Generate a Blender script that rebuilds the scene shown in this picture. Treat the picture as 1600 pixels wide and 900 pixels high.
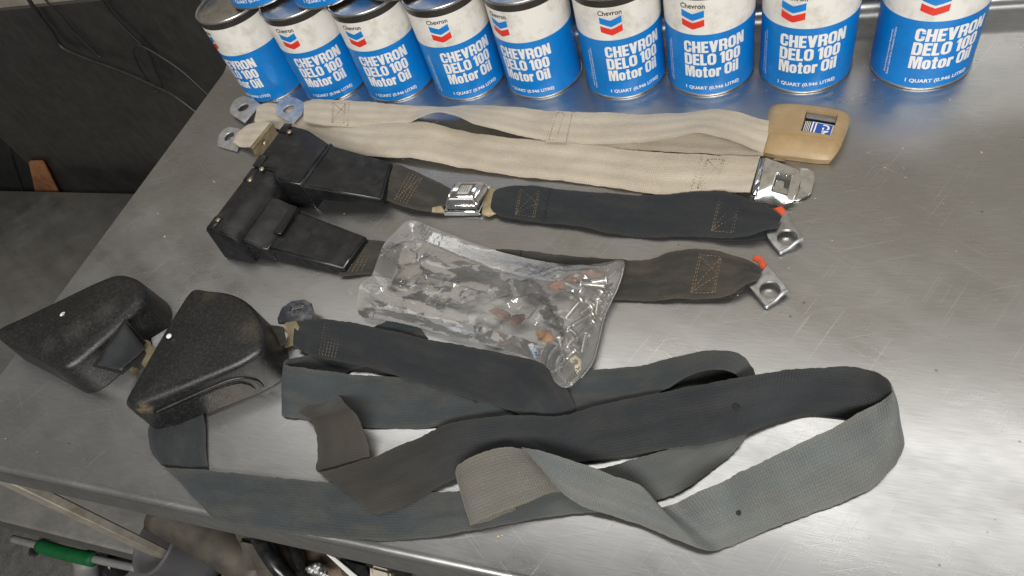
import bpy, bmesh, math, random
from mathutils import Vector, Matrix, noise
from mathutils.geometry import delaunay_2d_cdt
random.seed(7)
for o in list(bpy.data.objects): bpy.data.objects.remove(o, do_unlink=True)
S = bpy.context.scene
COL = S.collection
R_ = math.radians

# ------------------------------------------------------------------ camera, world, lamps, exposure
CAM_C = Vector((0.779446, -0.115690, 0.577455))
CAM_R = Matrix(((0.939245, -0.062054, 0.33759), (0.247836, 0.803059, -0.541917), (-0.237477, 0.59266, 0.769648)))
CAM_F = 1095.41                                      # focal length in photo pixels (1600 wide)
cd = bpy.data.cameras.new('camera'); cam = bpy.data.objects.new('camera', cd); COL.objects.link(cam)
m4 = CAM_R.to_4x4(); m4.translation = CAM_C; cam.matrix_world = m4
cd.sensor_fit = 'HORIZONTAL'; cd.sensor_width = 36; cd.lens = CAM_F / 1600 * 36
cd.clip_start = 0.01; cd.clip_end = 60
S.camera = cam

w = bpy.data.worlds.new('World'); S.world = w; w.use_nodes = True
bgn = w.node_tree.nodes['Background']; bgn.inputs[0].default_value = (1.0, 0.98, 0.95, 1); bgn.inputs[1].default_value = 0.12

def area(name, loc, target, sx, sy, power, col):
    l = bpy.data.lights.new(name, 'AREA'); l.shape = 'RECTANGLE'; l.size = sx; l.size_y = sy; l.energy = power; l.color = col
    o = bpy.data.objects.new(name, l); COL.objects.link(o); o.location = loc
    o.rotation_euler = (Vector(target) - Vector(loc)).to_track_quat('-Z', 'Y').to_euler()
    return o
area('shop_lamp', (0.55, 0.85, 1.95), (0.55, 0.62, 0), 3.0, 0.70, 14, (1.0, 0.985, 0.96))
area('shop_lamp', (1.05, -1.25, 1.45), (0.65, 0.4, 0.05), 1.6, 0.35, 46, (1.0, 0.975, 0.935))

vs = S.view_settings; vs.view_transform = 'Standard'; vs.look = 'None'; vs.exposure = 0.35; vs.gamma = 1; vs.use_curve_mapping = False
S.render.engine = 'CYCLES'

# ------------------------------------------------------------------ geometry helpers
def ray(px, py):
    return (CAM_R @ Vector(((px - 800) / CAM_F, -(py - 450) / CAM_F, -1))).normalized()
def P(px, py, z=0.0):                                # photo point at a known height -> place on the bench
    d = ray(px, py); return CAM_C + d * ((z - CAM_C.z) / d.z)
def PY(px, py, Y):
    d = ray(px, py); return CAM_C + d * ((Y - CAM_C.y) / d.y)

def link(name, me, mats=None, parent=None, smooth=False):
    o = bpy.data.objects.new(name, me); COL.objects.link(o)
    if mats is not None and not me.materials:
        for m in (mats if isinstance(mats, (list, tuple)) else [mats]): me.materials.append(m)
    if parent is not None:
        o.parent = parent                            # parts are modelled in place; only the cans are modelled round their own origin
        if parent.type == 'EMPTY' and not parent.name.startswith('oil_can'): o.matrix_parent_inverse = Matrix.Translation(-parent.location)
    if smooth:
        for p in me.polygons: p.use_smooth = True
    return o
def mesh(name, v, f, mats=None, parent=None, smooth=False):
    me = bpy.data.meshes.new(name); me.from_pydata([tuple(x) for x in v], [], f); me.update()
    return link(name, me, mats, parent, smooth)
def frombm(name, bm, mats=None, parent=None, smooth=False, sharp=None):
    bmesh.ops.recalc_face_normals(bm, faces=bm.faces[:])
    me = bpy.data.meshes.new(name); bm.to_mesh(me); bm.free()
    o = link(name, me, mats, parent, smooth)
    if sharp is not None:
        for p in me.polygons: p.use_smooth = True
        me.set_sharp_from_angle(angle=R_(sharp))
    return o
def tag(o, label=None, cat=None, group=None, kind=None):
    if label: o['label'] = label
    if cat: o['category'] = cat
    if group: o['group'] = group
    if kind: o['kind'] = kind
    return o
def thing(name, loc, label, cat, group=None, rotz=0):
    o = bpy.data.objects.new(name, None); COL.objects.link(o); o.location = loc; o.rotation_euler = (0, 0, rotz)
    o.empty_display_size = 0.02
    return tag(o, label, cat, group)
def bev(bm, off, seg=2, edges=None):
    bmesh.ops.bevel(bm, geom=edges if edges is not None else bm.edges[:], offset=off, segments=seg, affect='EDGES', profile=0.5, clamp_overlap=True)
def box_bm(sx, sy, sz, M=None, bm=None):
    bm = bm or bmesh.new()
    r = bmesh.ops.create_cube(bm, size=1, matrix=(M or Matrix()) @ Matrix.Diagonal((sx, sy, sz, 1)))
    return bm
def lathe(prof, n=64, cap=False):
    v, f = [], []
    for r, z in prof:
        for k in range(n): a = 2 * math.pi * k / n; v.append((r * math.cos(a), r * math.sin(a), z))
    for i in range(len(prof) - 1):
        for k in range(n): k2 = (k + 1) % n; f.append((i * n + k, i * n + k2, (i + 1) * n + k2, (i + 1) * n + k))
    if cap:
        f.append(tuple(range(n))[::-1]); f.append(tuple((len(prof) - 1) * n + k for k in range(n)))
    return v, f
def cat(pts, n, closed=False):                       # Catmull-Rom through Vectors
    out = []; N = len(pts)
    rng = N if closed else N - 1
    for i in range(rng):
        if closed: p0, p1, p2, p3 = pts[(i - 1) % N], pts[i], pts[(i + 1) % N], pts[(i + 2) % N]
        else:
            p1, p2 = pts[i], pts[i + 1]
            p0 = pts[i - 1] if i > 0 else p1 * 2 - p2
            p3 = pts[i + 2] if i + 2 < N else p2 * 2 - p1
        for k in range(n):
            t = k / n
            out.append(0.5 * ((2 * p1) + (p2 - p0) * t + (2 * p0 - 5 * p1 + 4 * p2 - p3) * t * t + (3 * p1 - p0 - 3 * p2 + p3) * t ** 3))
    if not closed: out.append(pts[-1].copy())
    return out
def tube(name, pts, r, mat, parent=None, n=10, sub=8, cap=True):
    pts = cat([Vector(p) for p in pts], sub) if sub > 1 else [Vector(p) for p in pts]
    v, f = [], []
    T0 = (pts[1] - pts[0]).normalized(); up = Vector((0, 0, 1)) if abs(T0.z) < 0.9 else Vector((1, 0, 0))
    nrm = (up - T0 * up.dot(T0)).normalized()
    for i, p in enumerate(pts):
        T = (pts[min(i + 1, len(pts) - 1)] - pts[max(i - 1, 0)]).normalized()
        nrm = (nrm - T * nrm.dot(T)).normalized(); b = T.cross(nrm)
        rr = r(i / (len(pts) - 1)) if callable(r) else r
        for k in range(n): a = 2 * math.pi * k / n; v.append(p + nrm * (rr * math.cos(a)) + b * (rr * math.sin(a)))
    for i in range(len(pts) - 1):
        for k in range(n): k2 = (k + 1) % n; f.append((i * n + k, i * n + k2, (i + 1) * n + k2, (i + 1) * n + k))
    if cap: f.append(tuple(range(n))[::-1]); f.append(tuple((len(pts) - 1) * n + k for k in range(n)))
    return mesh(name, v, f, mat, parent, True)

# ------------------------------------------------------------------ materials
def newmat(name):
    m = bpy.data.materials.new(name); m.use_nodes = True
    nt = m.node_tree; b = nt.nodes['Principled BSDF']
    return m, nt, b
def nd(nt, typ, **kw):
    n = nt.nodes.new(typ)
    for k, v in kw.items():
        if k == 'inp':
            for a, c in v.items(): n.inputs[a].default_value = c
        else: setattr(n, k, v)
    return n
def coords(nt, kind='Object', scale=(1, 1, 1), rot=(0, 0, 0), loc=(0, 0, 0)):
    t = nd(nt, 'ShaderNodeTexCoord'); src = t.outputs[kind]
    if any(rot):                                     # turn first, stretch afterwards
        mr = nd(nt, 'ShaderNodeMapping'); mr.inputs['Rotation'].default_value = rot; nt.links.new(src, mr.inputs[0]); src = mr.outputs[0]
    mp = nd(nt, 'ShaderNodeMapping'); mp.inputs['Scale'].default_value = scale; mp.inputs['Location'].default_value = loc
    nt.links.new(src, mp.inputs[0]); return mp.outputs[0]
def nz(nt, vec, scale, detail=4, rough=0.55):
    n = nd(nt, 'ShaderNodeTexNoise'); n.inputs['Scale'].default_value = scale; n.inputs['Detail'].default_value = detail; n.inputs['Roughness'].default_value = rough
    nt.links.new(vec, n.inputs['Vector']); return n.outputs['Fac']
def ramp(nt, fac, stops, interp='LINEAR'):
    r = nd(nt, 'ShaderNodeValToRGB'); r.color_ramp.interpolation = interp
    e = r.color_ramp.elements
    while len(e) < len(stops): e.new(0.5)
    for el, (p, c) in zip(e, stops):
        el.position = p; el.color = (c, c, c, 1) if not isinstance(c, (tuple, list)) else (*c, 1)
    nt.links.new(fac, r.inputs[0]); return r.outputs[0]
def mix(nt, fac, a, b, mode='MIX'):
    m = nd(nt, 'ShaderNodeMix', data_type='RGBA', blend_type=mode)
    for s, x in ((m.inputs[0], fac), (m.inputs[6], a), (m.inputs[7], b)):
        if hasattr(x, 'is_linked') or hasattr(x, 'links'): nt.links.new(x, s)
        elif isinstance(x, (tuple, list)): s.default_value = (*x, 1)
        else: s.default_value = x
    return m.outputs[2]
def mth(nt, op, a, b=None):
    m = nd(nt, 'ShaderNodeMath', operation=op)
    for s, x in zip(m.inputs, (a, b)):
        if x is None: continue
        if hasattr(x, 'links'): nt.links.new(x, s)
        else: s.default_value = x
    return m.outputs[0]
def bump(nt, b, h, strength=0.3, dist=0.001, prev=None):
    n = nd(nt, 'ShaderNodeBump'); n.inputs['Strength'].default_value = strength; n.inputs['Distance'].default_value = dist
    nt.links.new(h, n.inputs['Height'])
    if prev is not None: nt.links.new(prev, n.inputs['Normal'])
    nt.links.new(n.outputs[0], b.inputs['Normal']); return n.outputs[0]

def mat_plain(name, col, rough=0.5, metal=0.0, var=0.25, scale=60, dirt=None, dirt_amt=0.5, dirt_scale=25, bmp=0.15, bscale=300, coat=0, rvar=0.12, rnd=False):
    m, nt, b = newmat(name); c = coords(nt)
    if rnd:                                          # each can wears in its own places
        oi = nd(nt, 'ShaderNodeObjectInfo'); ad = nd(nt, 'ShaderNodeVectorMath', operation='ADD'); nt.links.new(c, ad.inputs[0]); nt.links.new(mth(nt, 'MULTIPLY', oi.outputs['Random'], 37.0), ad.inputs[1]); c = ad.outputs[0]
    f = nz(nt, c, scale, 5)
    lo = tuple(x * (1 - var) for x in col); hi = tuple(min(1, x * (1 + var)) for x in col)
    colr = ramp(nt, f, [(0.3, lo), (0.7, hi)])
    if dirt:
        d = ramp(nt, nz(nt, c, dirt_scale, 6, 0.65), [(0.48, 0.0), (0.72, dirt_amt)])
        colr = mix(nt, d, colr, dirt)
    nt.links.new(colr, b.inputs['Base Color'])
    b.inputs['Metallic'].default_value = metal
    rr = ramp(nt, nz(nt, c, scale * 0.6, 5), [(0.25, max(0.03, rough - rvar)), (0.75, min(1, rough + rvar))])
    nt.links.new(rr, b.inputs['Roughness'])
    b.inputs['Coat Weight'].default_value = coat
    if bmp: bump(nt, b, nz(nt, c, bscale, 3), bmp, 0.0006)
    return m

def mat_steel(name, base, rough, stain, tan=True, sc=0.20):
    m, nt, b = newmat(name)
    c = coords(nt)
    grain = nz(nt, coords(nt, scale=(11, 900, 11)), 2.0, 3, 0.6)
    grain2 = nz(nt, coords(nt, scale=(30, 1600, 30)), 1.0, 2)
    s1 = ramp(nt, nz(nt, coords(nt, scale=(9, 700, 1), rot=(0, 0, R_(-62))), 1.0, 1, 0.5), [(0.685, 0.0), (0.72, 1.0)])
    s2 = ramp(nt, nz(nt, coords(nt, scale=(7, 800, 1), rot=(0, 0, R_(-18))), 1.0, 1, 0.5), [(0.705, 0.0), (0.735, 1.0)])
    s3 = ramp(nt, nz(nt, coords(nt, scale=(8, 750, 1), rot=(0, 0, R_(38))), 1.0, 1, 0.5), [(0.715, 0.0), (0.745, 1.0)])
    scr = mth(nt, 'MAXIMUM', mth(nt, 'MAXIMUM', s1, s2), s3)
    patch = nz(nt, c, 5.0, 6, 0.6)
    smear = nz(nt, coords(nt, scale=(3, 9, 3), rot=(0, 0, 0.5)), 2.0, 6, 0.6)
    col = ramp(nt, patch, [(0.3, tuple(x * 0.86 for x in base)), (0.7, base)])
    st = ramp(nt, nz(nt, coords(nt, loc=(3, 1, 0)), 6, 2, 0.5), [(0.60, 0.0), (0.85, 0.25)])
    col = mix(nt, st, col, stain)
    fg = nz(nt, coords(nt, scale=(45, 1500, 45), rot=(0, 0, .03)), 1.0, 2, .6)
    gm = mix(nt, 1.0, ramp(nt, grain, [(0.3, 0.90), (0.7, 1.05)]), ramp(nt, fg, [(0.3, 0.86), (0.7, 1.10)]), 'MULTIPLY')
    col = mix(nt, 1.0, col, gm, 'MULTIPLY')
    col = mix(nt, mth(nt, 'MULTIPLY', scr, sc), col, (0.9, 0.89, 0.87))
    # grime specks
    sp = nd(nt, 'ShaderNodeTexVoronoi'); sp.inputs['Scale'].default_value = 26; nt.links.new(c, sp.inputs['Vector'])
    speck = mth(nt, 'LESS_THAN', sp.outputs['Distance'], 0.035)
    col = mix(nt, mth(nt, 'MULTIPLY', speck, 0.5), col, (0.09, 0.075, 0.06))
    nt.links.new(col, b.inputs['Base Color'])
    b.inputs['Metallic'].default_value = 0.93
    sm2 = nz(nt, coords(nt, scale=(5, 7, 5), rot=(0, 0, -.6), loc=(4, 2, 0)), 2.4, 3, 0.55)
    r1 = mth(nt, 'ADD', ramp(nt, smear, [(0.3, rough - 0.06), (0.7, rough + 0.06)]), ramp(nt, sm2, [(0.42, 0.0), (0.66, 0.07)]))
    col = mix(nt, ramp(nt, sm2, [(0.42, 0.0), (0.7, 0.16)]), col, tuple(x * .70 for x in base)); nt.links.new(col, b.inputs['Base Color'])
    r2 = mth(nt, 'ADD', r1, mth(nt, 'MULTIPLY', st, 0.10))
    nt.links.new(mth(nt, 'ADD', r2, mth(nt, 'MULTIPLY', scr, sc * 0.4)), b.inputs['Roughness'])
    if tan:
        tg = nd(nt, 'ShaderNodeTangent', direction_type='UV_MAP'); tg.uv_map = 'UVMap'
        nt.links.new(tg.outputs[0], b.inputs['Tangent']); b.inputs['Anisotropic'].default_value = 0.6
    h = mth(nt, 'ADD', mth(nt, 'MULTIPLY', grain, 0.5), mth(nt, 'ADD', mth(nt, 'MULTIPLY', grain2, 0.25), mth(nt, 'MULTIPLY', scr, -0.5)))
    n1 = bump(nt, b, h, 0.06, 0.0005)
    bump(nt, b, nz(nt, c, 9, 2), 0.12, 0.004, n1)
    return m

def mat_web(name, dark, light, dirt, dirt_amt, fade=0.5, ribs=430, rough=0.75, stripes=0.5, weave=0.15, runs=None):
    """woven belt: UV x = metres along the belt, UV y = metres across it"""
    m, nt, b = newmat(name)
    uv = coords(nt, 'UV'); oc = coords(nt)
    f = ramp(nt, nz(nt, coords(nt, 'UV', scale=(5, 22, 1)), 1.0, 5, 0.6), [(0.32, 0.0), (0.68, 1.0)])
    if runs:                                         # colour shifts gradually along the belt, for soiling and for painted-in sheen
        sp_ = nd(nt, 'ShaderNodeSeparateXYZ'); nt.links.new(uv, sp_.inputs[0]); (u0, u1, u2, u3), d2, l2 = runs
        mr = [nd(nt, 'ShaderNodeMapRange', interpolation_type='SMOOTHSTEP') for _ in range(2)]
        for m_, (a_, b_) in zip(mr, ((u0, u1), (u2, u3))): nt.links.new(sp_.outputs[0], m_.inputs[0]); m_.inputs[1].default_value = a_; m_.inputs[2].default_value = b_
        g = mth(nt, 'SUBTRACT', mr[0].outputs[0], mr[1].outputs[0]); dark = mix(nt, g, dark, d2); light_ = mix(nt, g, light, l2)
    else: light_ = light
    col = mix(nt, mth(nt, 'MULTIPLY', f, fade), dark, light_)
    dm = ramp(nt, nz(nt, coords(nt, 'UV', scale=(14, 40, 1)), 1.0, 7, 0.7), [(0.45, 0.0), (0.7, dirt_amt)])
    col = mix(nt, dm, col, dirt)
    sx = nd(nt, 'ShaderNodeSeparateXYZ'); nt.links.new(uv, sx.inputs[0])
    # soiled selvages and lengthwise panels of the weave
    v = sx.outputs[1]
    e = ramp(nt, mth(nt, 'ABSOLUTE', mth(nt, 'SUBTRACT', mth(nt, 'MULTIPLY', v, 20.0), 0.5)), [(0.40, 0.0), (0.5, 0.55)])
    col = mix(nt, mth(nt, 'MULTIPLY', e, mth(nt, 'ADD', dirt_amt * 0.5, 0.15)), col, dirt)
    yarn = mth(nt, 'SINE', mth(nt, 'MULTIPLY', sx.outputs[0], ribs * 6.283 * 1.0))
    line = mth(nt, 'SINE', mth(nt, 'MULTIPLY', v, 6.283 * 380))
    pan = mth(nt, 'SINE', mth(nt, 'MULTIPLY', v, 6.283 * 62))
    wv = mth(nt, 'ADD', mth(nt, 'MULTIPLY', yarn, 0.6), mth(nt, 'MULTIPLY', line, 0.4))
    sh = mth(nt, 'ADD', 1.0, mth(nt, 'ADD', mth(nt, 'MULTIPLY', wv, weave), mth(nt, 'MULTIPLY', pan, 0.05 * stripes)))
    cmb = nd(nt, 'ShaderNodeCombineColor')
    for k in range(3): nt.links.new(sh, cmb.inputs[k])
    col = mix(nt, 1.0, col, cmb.outputs[0], 'MULTIPLY')
    fine = nz(nt, oc, 900, 2)
    col = mix(nt, mth(nt, 'MULTIPLY', ramp(nt, fine, [(0.55, 0.0), (0.75, 1.0)]), 0.25), col, tuple(min(1, x * 2.2) for x in light))
    nt.links.new(col, b.inputs['Base Color'])
    b.inputs['Roughness'].default_value = rough
    b.inputs['Sheen Weight'].default_value = 0.22; b.inputs['Sheen Roughness'].default_value = 0.4
    b.inputs['Specular IOR Level'].default_value = 0.4
    n1 = bump(nt, b, wv, 0.35, 0.0004)
    bump(nt, b, nz(nt, oc, 45, 3), 0.25, 0.002, n1)
    return m

M = {}
M['steel'] = mat_steel('brushed_steel', (0.49, 0.488, 0.48), 0.285, (0.22, 0.18, 0.14))
M['steel_dull'] = mat_steel('dull_steel', (0.38, 0.37, 0.35), 0.42, (0.12, 0.1, 0.08), sc=0.10)
M['panel'] = mat_steel('blackened_steel', (0.17, 0.164, 0.155), 0.40, (0.05, 0.045, 0.04), tan=False, sc=0.05)
M['wall'] = mat_plain('painted_wall', (0.34, 0.31, 0.26), 0.8, var=0.2, scale=12, dirt=(0.2, 0.18, 0.15))
M['floor'] = mat_plain('floor_paint', (0.15, 0.148, 0.14), 0.7, var=0.3, scale=40, dirt=(0.3, 0.28, 0.25), dirt_amt=0.6, dirt_scale=180)
M['white'] = mat_plain('can_white', (0.78, 0.76, 0.71), 0.42, var=0.03, scale=30, dirt=(0.36, 0.30, 0.22), dirt_amt=0.55, dirt_scale=42, bmp=0.04, rnd=True)
M['blue'] = mat_plain('can_blue', (0.001, 0.20, 0.60), 0.36, var=0.06, scale=20, dirt=(0.02, 0.12, 0.33), dirt_amt=0.5, dirt_scale=55, bmp=0.04, rnd=True)
M['print_white'] = mat_plain('print_white', (0.80, 0.79, 0.77), 0.45, var=0.03, bmp=0)
M['print_red'] = mat_plain('print_red', (0.72, 0.035, 0.02), 0.42, var=0.05, bmp=0)
M['print_blue'] = mat_plain('print_blue', (0.002, 0.20, 0.60), 0.42, var=0.05, bmp=0)
M['print_black'] = mat_plain('print_black', (0.018, 0.017, 0.016), 0.5, var=0.1, bmp=0)
M['band_black'] = mat_plain('band_black', (0.022, 0.02, 0.018), 0.4, var=0.2, dirt=(0.08, 0.07, 0.06), dirt_amt=0.3)
M['tin'] = mat_plain('tin', (0.58, 0.57, 0.55), 0.34, 1.0, var=0.1, scale=50, dirt=(0.26, 0.2, 0.14), dirt_amt=0.6, dirt_scale=60, bmp=0.05, rnd=True)
M['zinc'] = mat_plain('zinc_plate', (0.60, 0.61, 0.62), 0.46, 0.85, var=0.14, scale=120, dirt=(0.25, 0.22, 0.18), dirt_amt=0.5, dirt_scale=80)
M['anchor'] = mat_plain('anchor_steel', (0.36, 0.36, 0.355), 0.36, 1.0, var=0.2, scale=120, dirt=(0.16, 0.14, 0.12), dirt_amt=0.6, dirt_scale=90)
M['chrome'] = mat_plain('chrome', (0.78, 0.79, 0.80), 0.10, 1.0, var=0.05, scale=100, dirt=(0.25, 0.2, 0.16), dirt_amt=0.5, dirt_scale=140, bmp=0.03, rvar=0.05)
M['brass'] = mat_plain('yellow_zinc', (0.42, 0.35, 0.22), 0.45, 0.85, var=0.25, scale=90, dirt=(0.2, 0.14, 0.08), dirt_amt=0.6)
M['boot'] = mat_plain('boot_plastic', (0.009, 0.0095, 0.011), 0.30, var=0.35, scale=60, dirt=(0.10, 0.095, 0.09), dirt_amt=0.20, dirt_scale=55, bmp=0.12, bscale=160)
M['cover'] = mat_plain('cover_vinyl', (0.009, 0.0095, 0.010), 0.36, var=0.2, scale=60, dirt=(0.15, 0.137, 0.115), dirt_amt=0.19, dirt_scale=300, bmp=0.55, bscale=900)
def add_dust(m, spots, col, fine=220):
    """dried mud lying round given places (x, y, z, radius, amount) of a cover"""
    nt = m.node_tree; b = nt.nodes['Principled BSDF']; src = b.inputs['Base Color'].links[0].from_socket
    tc = nd(nt, 'ShaderNodeTexCoord'); n1 = nz(nt, tc.outputs['Object'], fine, 6, .7); tot = None
    for x, y, z, r, am in spots:
        vm = nd(nt, 'ShaderNodeVectorMath', operation='DISTANCE'); nt.links.new(tc.outputs['Object'], vm.inputs[0]); vm.inputs[1].default_value = (x, y, z)
        f = mth(nt, 'MULTIPLY', ramp(nt, mth(nt, 'ADD', mth(nt, 'DIVIDE', vm.outputs['Value'], r * 2), mth(nt, 'MULTIPLY', mth(nt, 'SUBTRACT', n1, .5), 1.1)), [(.12, 1.0), (.5, 0.0)]), am)
        tot = f if tot is None else mth(nt, 'MAXIMUM', tot, f)
    nt.links.new(mix(nt, tot, src, col), b.inputs['Base Color'])
import copy
def clone_mat(m, name): c = m.copy(); c.name = name; return c
M['cover_right'] = clone_mat(M['cover'], 'cover_vinyl_right')
add_dust(M['cover_right'], [(.171, .079, .040, .009, .9), (.170, .077, .020, .010, .6), (.190, .084, .040, .010, .6), (.26, .12, .01, .03, .12), (.28, .18, .05, .02, .12), (.20, .22, .05, .014, .12)], (.25, .18, .105))
M['cover_left'] = clone_mat(M['cover'], 'cover_vinyl_left')
add_dust(M['cover_left'], [(.045, .155, .047, .022, .16), (.07, .185, .048, .02, .16), (.02, .135, .045, .016, .15), (.03, .110, .02, .012, .25), (-.07, .15, .03, .012, .25)], (.17, .16, .145), 160)
M['tongue_plastic'] = mat_plain('tongue_plastic', (0.028, 0.031, 0.038), 0.42, var=.3, scale=80, dirt=(.20, .195, .185), dirt_amt=.55, dirt_scale=110)
M['cover_dirt'] = mat_plain('caked_dirt', (0.24, 0.17, 0.10), 0.9, var=0.35, scale=200, bmp=0.6, bscale=700)
M['dark'] = mat_plain('dark_void', (0.008, 0.008, 0.008), 0.8, bmp=0)
M['tan_plastic'] = mat_plain('tan_plastic', (0.335, 0.232, 0.115), 0.42, var=0.06, scale=30, dirt=(0.5, 0.4, 0.26), dirt_amt=0.25, dirt_scale=60, bmp=0.1, bscale=1200)
M['orange'] = mat_plain('orange_dip', (0.62, 0.085, 0.025), 0.45, var=0.15, scale=120, dirt=(0.3, 0.08, 0.04))
M['web_tan'] = mat_web('webbing_tan', (0.43, 0.37, 0.285), (0.57, 0.51, 0.41), (0.22, 0.16, 0.10), 0.30, 0.6, ribs=420, rough=0.85, stripes=1.3, weave=0.08)
M['web_slate'] = mat_web('webbing_slate', (0.016, 0.020, 0.023), (0.030, 0.036, 0.040), (0.10, 0.085, 0.065), 0.30)
M['web_dark'] = mat_web('webbing_charcoal', (0.0095, 0.012, 0.0145), (0.022, 0.0265, 0.031), (0.065, 0.052, 0.038), 0.28)
M['web_olive'] = mat_web('webbing_soiled', (0.020, 0.020, 0.018), (0.042, 0.039, 0.032), (0.095, 0.072, 0.046), 0.6)
M['web_grey'] = mat_web('webbing_sheen', (0.078, 0.088, 0.087), (0.130, 0.142, 0.139), (0.17, 0.14, 0.10), 0.30, rough=0.7, weave=0.14)  # pale grey is lamp sheen put into the belt colour
M['web_grey2'] = mat_web('webbing_sheen_tan', (0.095, 0.091, 0.080), (0.155, 0.148, 0.128), (0.15, 0.12, 0.08), 0.35, rough=0.7, weave=0.14)  # tan-grey sheen likewise put into the colour, for the folded end
M['thread_brown'] = mat_plain('thread_brown', (0.16, 0.115, 0.075), 0.9, var=0.4, scale=400, bmp=0)
M['thread_dark'] = mat_plain('thread_dark', (0.012, 0.012, 0.012), 0.9, bmp=0)
M['thread_tan'] = mat_plain('thread_tan', (0.22, 0.17, 0.11), 0.9, var=0.3, scale=400, bmp=0)
M['rust'] = mat_plain('rust', (0.17, 0.062, 0.027), 0.85, var=0.6, scale=90, dirt=(0.10, 0.045, 0.025), dirt_amt=0.7, bmp=0.8, bscale=300)
M['rust_orange'] = mat_plain('rust_orange', (0.55, 0.26, 0.09), 0.8, var=0.4, scale=70, bmp=0.5)
M['iron'] = mat_plain('greasy_iron', (0.055, 0.045, 0.038), 0.55, 0.4, var=0.5, scale=60, dirt=(0.14, 0.09, 0.06), bmp=0.5)
M['screw'] = mat_plain('screw_zinc', (0.74, 0.72, 0.67), 0.36, 1.0, var=0.2, scale=150, bmp=0.05)

# clear bag film
m, nt, b = newmat('clear_film'); M['film'] = m
nt.nodes.remove(b); out = nt.nodes['Material Output']
tr = nd(nt, 'ShaderNodeBsdfTransparent'); tr.inputs[0].default_value = (0.985, 0.985, 0.98, 1)
gl = nd(nt, 'ShaderNodeBsdfGlossy'); gl.inputs['Roughness'].default_value = 0.035
df = nd(nt, 'ShaderNodeBsdfDiffuse'); df.inputs[0].default_value = (0.9, 0.89, 0.87, 1)
fr = nd(nt, 'ShaderNodeFresnel'); fr.inputs[0].default_value = 1.52
c = coords(nt)
bp = nd(nt, 'ShaderNodeBump'); bp.inputs['Strength'].default_value = 0.15; bp.inputs['Distance'].default_value = 0.002
nt.links.new(nz(nt, c, 70, 4, 0.5), bp.inputs['Height']); nt.links.new(bp.outputs[0], gl.inputs['Normal']); nt.links.new(bp.outputs[0], fr.inputs['Normal'])
mx1 = nd(nt, 'ShaderNodeMixShader'); mx2 = nd(nt, 'ShaderNodeMixShader')
nt.links.new(ramp(nt, nz(nt, c, 18, 6, 0.6), [(0.3, 0.07), (0.75, 0.17)]), mx1.inputs[0])
nt.links.new(tr.outputs[0], mx1.inputs[1]); nt.links.new(df.outputs[0], mx1.inputs[2])
nt.links.new(mth(nt, 'MULTIPLY', fr.outputs[0], 1.35), mx2.inputs[0]); nt.links.new(mx1.outputs[0], mx2.inputs[1]); nt.links.new(gl.outputs[0], mx2.inputs[2])
nt.links.new(mx2.outputs[0], out.inputs[0])

# ------------------------------------------------------------------ the setting: bench top, lower bench, panel, wall, floor
def extrude_x(name, prof, x0, x1, mat, nx=2, parent=None, smooth_angle=35, endcaps=True):
    """profile of (y, z) points swept along x, with UV in metres"""
    v, f = [], []; n = len(prof)
    for i in range(nx):
        x = x0 + (x1 - x0) * i / (nx - 1)
        for y, z in prof: v.append((x, y, z))
    for i in range(nx - 1):
        for k in range(n - 1): f.append((i * n + k, (i + 1) * n + k, (i + 1) * n + k + 1, i * n + k + 1))
    if endcaps: f.append(tuple(range(n))); f.append(tuple((nx - 1) * n + k for k in range(n))[::-1])
    me = bpy.data.meshes.new(name); me.from_pydata(v, [], f); me.update()
    uvl = me.uv_layers.new(name='UVMap')
    for l in me.loops:
        co = me.vertices[l.vertex_index].co; uvl.data[l.index].uv = (co.x, co.y + co.z)
    o = link(name, me, mat, parent)
    for p in me.polygons: p.use_smooth = len(p.vertices) == 4
    me.set_sharp_from_angle(angle=R_(smooth_angle))
    return o
prof = []
prof += [(0.752, 0.17), (0.738, 0.17), (0.738, 0.030)]
for k in range(1, 9):
    a = R_(90 * k / 8); prof.append((0.738 - 0.022 + 0.022 * math.cos(a), 0.030 - 0.022 * math.sin(a)))     # cove up to the splash back
prof += [(0.700, 0.0015), (0.690, 0.0)]
for k in range(0, 9):
    a = R_(90 * k / 8); prof.append((0.009 - 0.009 * math.sin(a), -0.009 + 0.009 * math.cos(a)))            # rolled front edge
prof += [(0.0, -0.052), (0.012, -0.056), (0.012, -0.050), (0.752, -0.050)]
top = extrude_x('bench_top', prof, -0.0955, 1.75, M['steel'], smooth_angle=30)
tag(top, kind='structure')
prof2 = [(0.80, -0.448), (0.80, -0.420), (0.010, -0.420), (0.003, -0.423), (0.0, -0.430), (0.0, -0.475), (0.012, -0.478)]
tag(extrude_x('lower_bench', prof2, -1.9, -0.03, M['steel_dull'], smooth_angle=40), kind='structure')
flo = mesh('floor', [(-4, -2.5, -0.9), (4, -2.5, -0.9), (4, 3, -0.9), (-4, 3, -0.9)], [(0, 1, 2, 3)], M['floor']); tag(flo, kind='structure')
wl = frombm('wall', box_bm(7.0, 0.06, 2.6, Matrix.Translation((0.2, 0.93, 0.4))), M['wall']); tag(wl, kind='structure')
pn = frombm('back_panel', box_bm(1.62, 0.012, 1.0, Matrix.Translation((-0.295, 0.86, -0.44))), M['panel'])
tag(pn, 'dark blackened steel sheet standing against the wall behind the lower bench', 'panel')

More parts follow.
